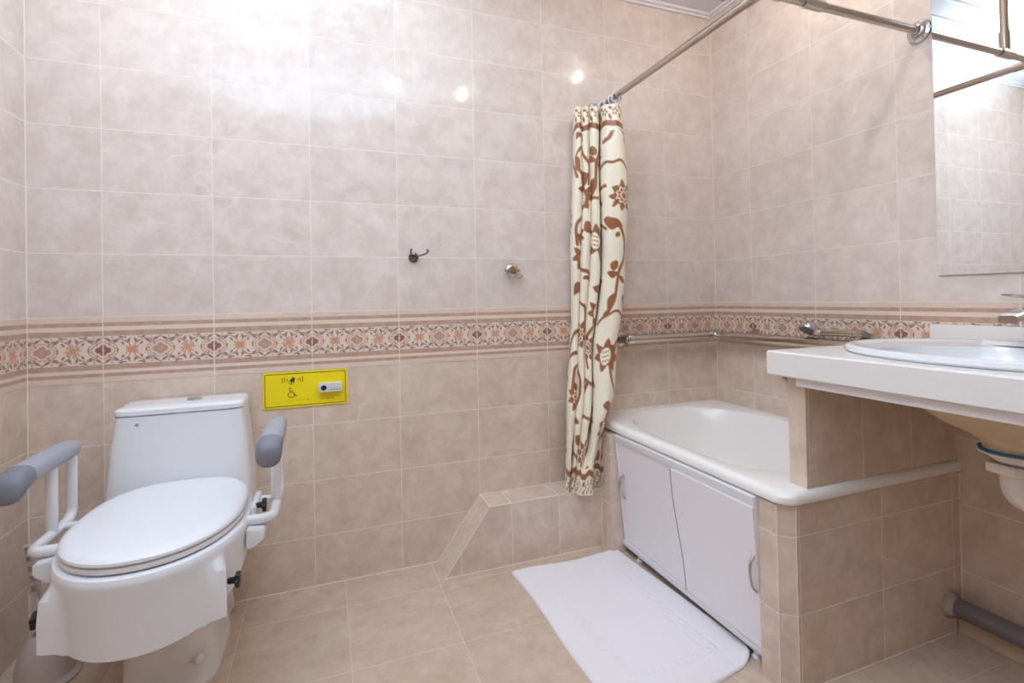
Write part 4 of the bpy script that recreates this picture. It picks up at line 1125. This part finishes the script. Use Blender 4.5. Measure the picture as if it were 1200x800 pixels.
# ------------------------------------------------------------------ ceiling spotlights
def lamp(name, typ, loc, energy, col, **k):
    l = bpy.data.lights.new(name, typ); l.energy = energy; l.color = col
    for a, b in k.items(): setattr(l, a, b)
    o = bpy.data.objects.new(name, l); o.location = loc; COL.objects.link(o); return o
spots = [(-2.10, -0.74, 'ceiling spotlight above the toilet'), (-1.37, -1.20, 'ceiling spotlight in the middle of the room, nearer the toilet'), (-0.935, -1.20, 'ceiling spotlight in the middle of the room, nearer the basin'), (-0.335, -0.745, 'ceiling spotlight above the bathtub')]
for x, y, lab in spots:
    s_ = thing('ceiling_spotlight', 'small round chrome ' + lab, 'spotlight', (x, y, CEIL), 'recessed ceiling spotlights')
    bm = bmesh.new(); lathe(bm, [(0.026, 0.002), (0.030, 0.006), (0.040, 0.004), (0.042, 0.0), (0.026, -0.004)], (x, y, CEIL), (0, 0, -1), cap=False)
    obj('ring', bm, 'chrome', s_)
    obj('lens', Lathe([(0.026, 0), (0.026, 0.002), (0.0, 0.003)], (x, y, CEIL + 0.001), (0, 0, -1)), 'lens', s_)
    lamp('spot_bulb', 'POINT', (x, y, CEIL - 0.045), SPOT_W, (1.0, 0.91, 0.79), shadow_soft_size=0.012)
# photographer's flash, bounced off the ceiling behind the camera
a = lamp('bounce_flash', 'SPOT', (-1.90, -2.10, 0.80), FLASH_W, (0.60, 0.82, 1.0), shadow_soft_size=0.12, spot_size=math.radians(62), spot_blend=0.55)
a.rotation_euler = Vector((0.0, 0.62, 1.2)).to_track_quat('-Z', 'Y').to_euler()

# ------------------------------------------------------------------ world, camera
w = bpy.data.worlds.new('room_air'); scene.world = w; w.use_nodes = True
w.node_tree.nodes['Background'].inputs['Color'].default_value = (0.02, 0.02, 0.022, 1)
cam = bpy.data.cameras.new('camera'); co_ = bpy.data.objects.new('camera', cam); COL.objects.link(co_)
Rm = Matrix(((0.9368808154563465, -0.3491765748496385, -0.01816747660315279), (-0.01361709001799095, 0.015482207191866808, -0.9997874154638625), (0.34938361794636746, 0.9369290372470815, 0.009750214047079023)))
rot3 = Matrix((Rm[0], -Rm[1], -Rm[2])).transposed()
co_.matrix_world = Matrix.Translation((-1.782288627986899, -1.963473494221903, 1.0141527131602206)) @ rot3.to_4x4()
cam.sensor_width = 36; cam.sensor_fit = 'HORIZONTAL'; cam.lens = 593.3693667560857 * 36 / 1200
cam.shift_x = -(601.5830968644594 - 600) / 1200; cam.shift_y = (344.98241230413896 - 400) / 1200
cam.clip_start = 0.02
scene.camera = co_
vs = scene.view_settings
vs.view_transform = 'Standard'; vs.look = 'None'; vs.gamma = 1.0; vs.use_curve_mapping = False; vs.exposure = EXPO
scene.cycles.max_bounces = 10; scene.cycles.diffuse_bounces = 6; scene.cycles.glossy_bounces = 5
scene.cycles.sample_clamp_indirect = 6.0; scene.cycles.caustics_reflective = False; scene.cycles.caustics_refractive = False
